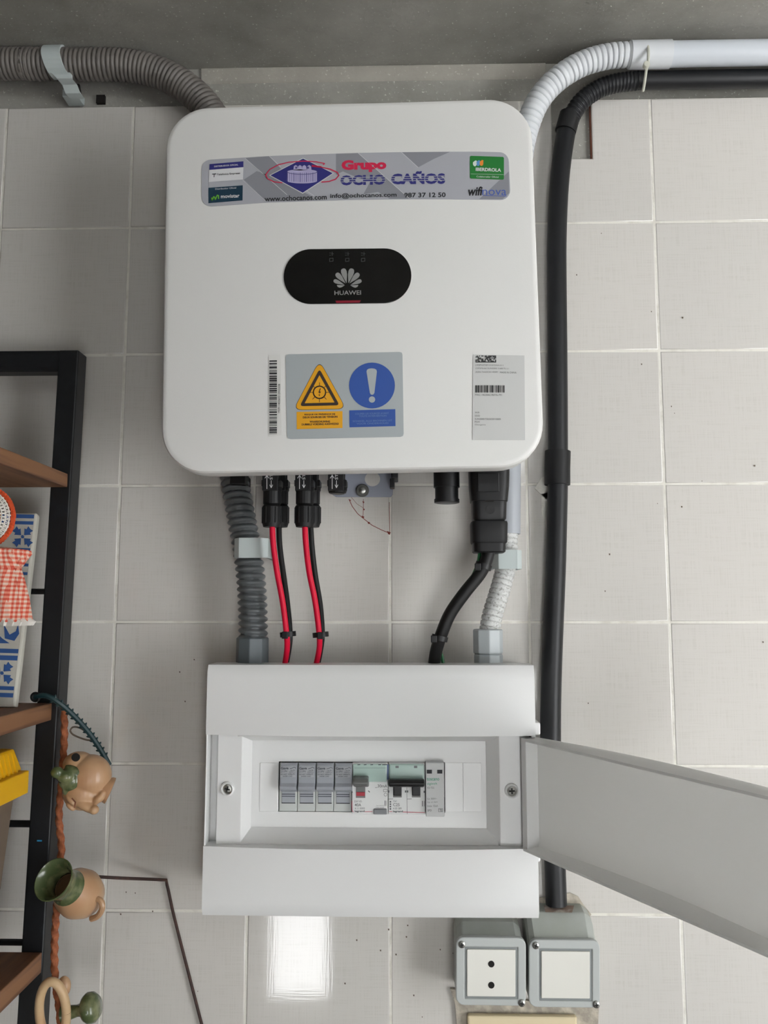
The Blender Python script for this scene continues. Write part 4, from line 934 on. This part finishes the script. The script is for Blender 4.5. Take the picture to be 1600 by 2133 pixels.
MB().add([dpt(-.004, z0d, 0), dpt(-.004, z0d, .014), dpt(.004, z0d, .014), dpt(.004, z0d, 0), dpt(-.004, z1d, 0), dpt(-.004, z1d, .014), dpt(.004, z1d, .014), dpt(.004, z1d, 0)],
         [(0, 1, 2, 3), (7, 6, 5, 4), (0, 4, 5, 1), (1, 5, 6, 2), (2, 6, 7, 3), (3, 7, 4, 0)]).build('hinge_strip', M_box, door, bevel=.0008)

# ------------------------------------------------------------------ devices on the rail
M_fus = mat('fuse_grey', (160, 164, 171), .42); M_fusb = mat('fuse_body', (196, 200, 197), .45); M_print = mat('dark_print', (58, 62, 70), .5); M_slot = mat('dark_slot', (30, 32, 38), .6)
M_lab = mat('fuse_label', (176, 179, 183), .5)
def fuse(px):
    e = px + 37.0; f = thing('fuse_holder', 'tmp', 'fuse holder', at(px + 18, 1691, .03), 'grey fuse holders on the rail')
    MB().pbox(px, 1589, e, 1690, .032, .0655).build('body', M_fusb, f, bevel=.0006)
    a, b = X(px + .6, .078), X(e - 1.2, .078); z = lambda y, d: Z(y, d)
    lv = MB().xprism([(.064, z(1590, .066)), (.070, z(1590, .070)), (.0735, z(1594, .0735)), (.0765, z(1632, .0765)), (.080, z(1640, .080)), (.079, z(1646, .079)), (.068, z(1650, .068)), (.064, z(1650, .064))], a, b).build('lever', M_fus, f, bevel=.0005)
    MB().add([at(px + 2, 1596, .0742), at(e - 3, 1596, .0742), at(e - 3, 1619, .0761), at(px + 2, 1619, .0761)], [(3, 2, 1, 0)]).build('label_plate', M_lab, lv)
    q = MB(); dl = .0772
    write(q, 'Gave', (px + 3, 1603), (px + 19, 1602.5), 5.2, dl, .03); write(q, '211PV', (px + 3, 1609.5), (px + 17, 1609), 4.6, dl); write(q, '10x38', (px + 23, 1606), (px + 32, 1605.8), 2.6, dl); write(q, '1000Vcc', (px + 20, 1609.6), (px + 33, 1609.4), 2.6, dl)
    write(q, 'DO NOT OPERATE', (px + 3, 1614.5), (px + 32, 1614), 2.9, dl, .01); write(q, 'UNDER LOAD', (px + 7, 1618.4), (px + 27, 1618), 2.7, dl, .01)
    q.stroke([(px + 22, 1601), (px + 27, 1600), (px + 31, 1598), (px + 34, 1600)], 1.0, dl); q.build('lettering', M_print, lv)
    ip = MB().pbox(px + 5, 1648, px + 32.5, 1672, .060, .0668).build('pull_panel', M_fus, f, bevel=.0004)
    MB().pbox(px + 5, 1641 + 12.5, px + 32.5, 1655, .06, .0671).pbox(px + 5, 1658, px + 32.5, 1659.4, .06, .0671).build('groove', M_print, ip)
    MB().pbox(px + 4.5, 1672, px + 33, 1673.6, .060, .0662).build('slot', M_slot, f)
    return f
f0 = fuse(582)
f0['label'] = 'leftmost grey fuse holder in the breaker row of the white box'
def copy_tree(o, parent, off):
    c = o.copy(); COL.objects.link(c); c.parent = parent
    if parent is None: c.location = o.location + off
    for ch in list(o.children): copy_tree(ch, c, off)
    return c
for k, lb in ((1, 'second grey fuse holder from the left in the breaker row'), (2, 'third grey fuse holder from the left in the breaker row'), (3, 'fourth grey fuse holder, touching the white residual-current breaker')):
    c = copy_tree(f0, None, Vector((X(582 + 38 * k, .07) - X(582, .07), 0, 0))); c['label'] = lb
M_dev = mat('breaker_white', (222, 223, 222), .4); M_gcov = mat('pale_green_cover', (176, 200, 192), .2, coat=.5); M_togg = mat('grey_toggle', (104, 106, 104), .4); M_rl = mat('red_line', (200, 50, 84), .5); M_gp = mat('grey_print', (108, 110, 112), .5)
M_gpr = mat('grey_lettering', (96, 98, 100), .5)
c8 = lambda x, y: (720 + x / 7.273, 1560 + y / 7.273)
# residual-current breaker
rc = thing('residual_breaker', 'white residual-current breaker with grey toggle and red marker in the breaker row', 'breaker', at(771, 1697, .03)); DR = .0715
MB().pbox(733.5, 1590, 808, 1697, .032, DR).build('body', M_dev, rc, bevel=.0007)
cv = MB().pbox(735, 1592, 805.5, 1629, DR - .001, DR + .0035).build('label_cover', M_gcov, rc, bevel=.0008)
q = MB()
for x in (205, 300, 400, 520, 580, 615): q.stroke([c8(x - 22, 240), c8(x + 14, 238)], 1.6, DR + .0037)
q.stroke([c8(135, 290), c8(610, 290)], .5, DR + .0037).build('cover_print', M_print, cv)
MB().xprism([(DR - .001, Z(1614, DR)), (.088, Z(1622, .088)), (.092, Z(1630, .092)), (.091, Z(1637, .091)), (DR - .001, Z(1640, DR))], X(734.5, .09), X(767, .09)).build('toggle', M_togg, rc, bevel=.0015)
MB().pbox(741.5, 1637, 761, 1662, DR - .002, DR + .0004).build('toggle_slot', mat('slot_grey', (120, 118, 118), .5), rc)
MB().pbox(742.5, 1650, 760, 1658, DR, DR + .0010).build('red_marker', mat('marker_red', (170, 34, 52), .45), rc); MB().pbox(742.5, 1638, 760, 1649, DR, DR + .002).build('toggle_stem', M_togg, rc)
MB().pbox(778, 1685.5, 806, 1697, DR - .001, DR + .0022).build('test_button', mat('button_grey', (128, 130, 134), .5), rc, bevel=.0008)
q = MB(); DL = DR + .0003
write(q, '30mA', c8(484, 583), c8(630, 586), 6.2, DL, .005); write(q, 'DX³-ID', c8(133, 810), c8(246, 808), 3.8, DL); write(q, '40A', c8(138, 870), c8(236, 870), 6, DL, .01); write(q, '4 11 0000', c8(140, 916), c8(290, 914), 4, DL); write(q, 'legrand', c8(138, 966), c8(288, 964), 5, DL, .03)
write(q, 'Test mensuel', c8(460, 864), c8(578, 862), 1.8, DL); write(q, 'Mensual', c8(460, 892), c8(578, 890), 1.8, DL)
q.stroke([c8(90, 630), c8(104, 660)], 1.8, DL).stroke([c8(345, 635), c8(364, 655)], 1.8, DL).stroke([c8(575, 612), c8(628, 612), c8(628, 650), c8(575, 650), c8(575, 612)], .7, DL)
q.stroke([c8(605 + 24 * math.cos(a), 692 + 24 * math.sin(a)) for a in [k * math.pi / 5 for k in range(11)]], .7, DL).stroke([c8(598, 785), c8(598, 860)], 1.6, DL).stroke([c8(618, 785), c8(618, 860)], .7, DL).stroke([c8(448, 585), c8(476, 585)], .8, DL)
q.build('lettering', M_gpr, rc)
MB().stroke([c8(95, 790), c8(98, 935), c8(122, 956)], .9, DL).stroke([c8(290, 952), c8(404, 950)], .9, DL).build('red_line', M_rl, rc)
# two-pole breaker
mc = thing('circuit_breaker', 'white two-pole circuit breaker with black toggles in the breaker row', 'breaker', at(847, 1697, .03))
MB().pbox(809, 1590, 885.5, 1697, .032, DR).build('body', M_dev, mc, bevel=.0007)
cv = MB().pbox(810.5, 1592, 884, 1625, DR - .001, DR + .0045).build('label_cover', M_gcov, mc, bevel=.0015)
MB().stroke([c8(640, 240), c8(640, 460)], 3, DR + .0006).build('blue_edge', mat('blue_plastic', (96, 118, 168), .4), mc)
q = MB(); [q.flat([c8(x, 256), c8(x + 50, 256), c8(x + 50, 290), c8(x, 290)], DR + .0048) for x in (755, 1036)]; q.build('cover_print', M_gp, cv)
tg = MB().xprism([(DR - .001, Z(1621, DR)), (.087, Z(1624, .087)), (.091, Z(1631, .091)), (.090, Z(1638, .09)), (DR - .001, Z(1640, DR))], X(809.5, .09), X(884.5, .09)).build('toggle_bar', M_black, mc, bevel=.0012)
for x0, x1 in ((819, 837), (858, 876)):
    MB().pbox(x0, 1636, x1, 1661, DR - .002, DR + .0004).build('toggle_slot', MATS['slot_grey'], mc); MB().pbox(x0 + .5, 1636, x1 - .5, 1658, DR, DR + .004).build('toggle', M_black, mc, bevel=.0008)
q = MB(); write(q, 'TX³', c8(720, 808), c8(775, 808), 3.6, DL); write(q, 'C25', c8(720, 868), c8(818, 868), 6.2, DL, .005); write(q, '4 03 589', c8(718, 916), c8(848, 916), 4, DL); write(q, 'legrand', c8(718, 968), c8(868, 968), 5, DL, .03)
q.stroke([c8(928, 585), c8(934, 985)], .8, DL).stroke([c8(645, 760), c8(718, 758)], .8, DL).stroke([c8(935, 760), c8(1000, 758)], .8, DL)
for x, y in ((652, 645), (910, 645), (938, 645), (1192, 650)): q.flat([c8(x - 11, y - 16), c8(x + 11, y - 16), c8(x + 11, y + 16), c8(x - 11, y + 16)], DL)
for k in range(4): q.flat([c8(668, 790 + k * 36), c8(690, 790 + k * 36), c8(690, 812 + k * 36), c8(668, 812 + k * 36)], DL)
q.stroke([c8(1164, 790), c8(1164, 868)], 1.5, DL).stroke([c8(1190, 790), c8(1190, 868)], .8, DL).build('lettering', M_gpr, mc)
MB().stroke([c8(662, 950), c8(706, 950)], .9, DL).stroke([c8(868, 955), c8(1200, 965)], 1.1, DL).build('red_line', M_rl, mc)
# surge protector
sp_ = thing('surge_protector', 'light grey surge protector with green lettering at the right end of the breaker row', 'breaker', at(906, 1701, .03)); DQ = .077
MB().pbox(887, 1589, 925.5, 1701.5, .032, DQ).build('body', mat('light_grey_plastic', (200, 201, 201), .45), sp_, bevel=.0007)
q = MB(); q.flat([c8(1230, 316), c8(1308, 316), c8(1308, 374), c8(1230, 374)], DQ + .0003).flat([c8(1388, 316), c8(1466, 316), c8(1466, 374), c8(1388, 374)], DQ + .0003); q.build('status_window', M_slot, sp_)
q = MB(); write(q, 'toscano', c8(1230, 480), c8(1420, 478), 6, DQ + .0003, .012); write(q, 'vigivolt', c8(1232, 556), c8(1388, 552), 6.5, DQ + .0003); q.build('green_lettering', mat('green_letter', (54, 146, 116), .5), sp_)
q = MB(); write(q, 'V2-T2S', c8(1234, 604), c8(1342, 602), 4, DQ + .0003); write(q, 'Uc 300V~', c8(1240, 770), c8(1386, 766), 3.8, DQ + .0003); write(q, 'Up ≤1.5kV', c8(1240, 824), c8(1396, 822), 3.8, DQ + .0003); write(q, 'Imáx 15kA', c8(1240, 880), c8(1398, 878), 4.2, DQ + .0003); write(q, 'SPD', c8(1240, 948), c8(1304, 946), 4.2, DQ + .0003, .01); write(q, 'T2', c8(1424, 946), c8(1462, 946), 4.6, DQ + .0003, .03)
q.stroke([c8(1408, 905), c8(1470, 905), c8(1470, 952), c8(1408, 952), c8(1408, 905)], .7, DQ + .0003).build('grey_lettering', M_gpr, sp_)

# ------------------------------------------------------------------ surface socket and switch
M_sock = mat('grey_enclosure', (164, 168, 160), .5, noise=(30, (176, 180, 176), .4, .7)); M_sockf = mat('grey_frame', (180, 184, 182), .45); M_rock = mat('aged_white', (224, 222, 214), .3); M_stain = mat('cement_stain', (150, 130, 118), .95, noise=(80, (190, 182, 172), .5, .65))
def enclosure(name, label, x0, x1, yt, yb, ybase, sq, scr, cat):
    d = .046; o = thing(name, label, cat, ((X(x0, d, 2030) + X(x1, d, 2030)) / 2, 0, Z(yb, d, x0)))
    a, b = X(x0, d, 2030), X(x1, d, 2030); zt_, zb_, zt0 = Z(yt, d, (x0 + x1) / 2), Z(yb, d, (x0 + x1) / 2), Z(ybase, 0.012, (x0 + x1) / 2)
    # body: sides draft inward to the wall, the top slopes back in two steps
    prof = [(.0, zb_ + .001), (d - .006, zb_ + .0015), (d - .006, zt_ - .001), (.022, zt0 + .0), (.0, zt0 + .002)]
    mb = MB(); n = len(prof); r_ = .006
    for x, ins in ((a + .0005, .012), (a + .0022, .005), (a + .007, 0), (b - .009, 0), (b - .0026, .005), (b - .0005, .012)):
        for k, (q, z) in enumerate(prof):
            zz_ = z - (ins if k >= 2 else -ins * .3); mb.v.append(Vector((x, -(q if q < .01 else q - ins * .1), zz_)))
    for i in range(5):
        for k in range(n): u, v = i * n + k, i * n + (k + 1) % n; mb.f.append([u, u + n, v + n, v])
    mb.f.append(list(range(n))); mb.f.append([5 * n + k for k in range(n)][::-1])
    mb.build('enclosure', M_sock, o, bevel=.0015)
    fr = MB(); s_ = scale(x0, 2030, d); pts = rrect(x0, yt, x1, yb, 17, 5, .012); inn = rrect(sq[0] - 5, sq[1] - 5, sq[2] + 5, sq[3] + 5, 1.5, 5, .012)
    n = len(pts)
    for dd in (d, d - .0065):
        for ring2 in (pts, inn):
            for p in ring2: fr.v.append(at(p[0], p[1], d) + Vector((0, d - dd, 0)))
    for k in range(n):
        j = (k + 1) % n
        fr.f += [[k, k + n, j + n, j], [k, j, j + 2 * n, k + 2 * n], [k + n, k + 3 * n, j + 3 * n, j + n], [k + 2 * n, j + 2 * n, j + 3 * n, k + 3 * n]]
    bmf = fr.build('frame', M_sockf, o, bevel=.001)
    bm = bmesh.new(); bm.from_mesh(bmf.data); bmesh.ops.recalc_face_normals(bm, faces=bm.faces); bm.to_mesh(bmf.data); bm.free()
    rim = MB()
    i2 = rrect(sq[0] - 2.5, sq[1] - 2.5, sq[2] + 2.5, sq[3] + 2.5, 1, 3, .012)
    q = [at(x, y, d - .001) for x, y in rrect(sq[0] - 6, sq[1] - 6, sq[2] + 6, sq[3] + 6, 1, 3, .012)]
    rim.add(q, [list(range(len(q)))[::-1]]); rim.build('gasket', mat('gasket_grey', (132, 136, 136), .6), o)
    MB().flat(rrect(sq[0], sq[1], sq[2], sq[3], 1.5, 4, .010), d + .0004, .004).build('insert', M_rock, o, bevel=.0005)
    for sx_, sy_ in scr: screw(sx_, sy_, d - .0002, o, False, .0034)
    return o
so = enclosure('wall_socket', 'grey surface-mounted socket with two round holes under the white box', 950, 1096, 1953, 2095, 1912, (973, 1978, 1074, 2076), ((962, 1967), (1087, 2089)), 'socket')
for y in (2008, 2052): MB().lathe([(.0031, 0), (.0031, .0003)], at(1023.5, y, .0464), (0, -1, 0), 18).build('socket_hole', M_dark, so)
sw_ = enclosure('wall_switch', 'grey surface-mounted switch with one blank white rocker below the black conduit', 1102, 1250, 1958, 2099, 1893, (1128, 1982, 1229, 2080), ((1116, 1969), (1242, 2092)), 'switch')
MB().add([at(1133, 1886, .013), at(1196, 1886, .013), at(1192, 1901, .026), at(1136, 1900, .026)] , [(0, 1, 2, 3)]).build('cable_entry', M_stain, sw_)
# mortar around the boxes, stains and the cream plate at the lower edge of the picture
mo = MB()
mo.flat([(938, 2060), (948, 2090), (952, 2140), (1246, 2140), (1248, 2092), (1100, 2085)], .0045, .004)
mo.flat([(1188, 1860), (1205, 1868), (1216, 1885), (1232, 1905), (1222, 1920), (1180, 1920), (1120, 1915), (1124, 1870)], .0016, .001)
mo.build('mortar', M_mortar, wall)
pk = MB(); 
for y0, y1, w_ in ((995, 1040, 26), (1030, 1100, 12)):
    pk.flat([(1140 - w_, (y0 + y1) / 2), (1128, y0), (1150, y0 - 10), (1150, y1), (1138, y1)], .0012, .001)
pk.build('grout_smear', M_grout, wall)
cpn = thing('cover_plate', 'cream plastic cover plate below the grey socket at the bottom edge', 'cover plate', at(1090, 2200, .008))
MB().pbox(975, 2117, 1205, 2330, .0045, .012).build('plate', mat('cream_plastic', (222, 206, 170), .4), cpn, bevel=.002)
screw(1090, 2225, .012, cpn, False)
ck = MB()
for pts, w_ in (([(727, 1040), (734, 1055), (745, 1070), (757, 1080), (775, 1094), (795, 1104), (810, 1110)], 1.4), ([(757, 1040), (757, 1058), (756, 1076)], 1.0), ([(732, 1036), (744, 1050), (757, 1058)], .7), ([(811, 1046), (812, 1112)], 1.0)): ck.stroke(pts, w_, .0006)
for x, y, r_ in ((756, 1077, 3), (757, 1046, 2.2), (758, 1061, 2.2), (768, 1089, 3), (810, 1110, 4), (729, 1042, 2)): ck.flat([(x - r_, y - r_), (x + r_, y - r_ * .3), (x + r_ * .5, y + r_), (x - r_ * .4, y + r_ * .6)], .0006)
ck.build('red_crack', mat('red_clay_crack', (128, 60, 50), .9), wall)
sk = MB(); random.seed(5)
for k in range(34):
    x, y = random.choice(((random.uniform(700, 960), random.uniform(1925, 2125)), (random.uniform(1180, 1590), random.uniform(400, 1500)), (random.uniform(230, 420), random.uniform(1000, 2100))))
    r_ = random.uniform(.8, 1.7); sk.flat([(x - r_, y - r_), (x + r_, y - r_), (x + r_ * .8, y + r_ * 1.3), (x - r_ * .6, y + r_)], .0008)
sk.build('dirt_specks', mat('dirt', (96, 84, 72), .9), wall)
hl = MB().box(at(207, 204, 0) + Vector((-.005, .003, -.004)), at(207, 204, 0) + Vector((.005, .0072, .006))); hl.build('drill_hole', M_dark, wall)
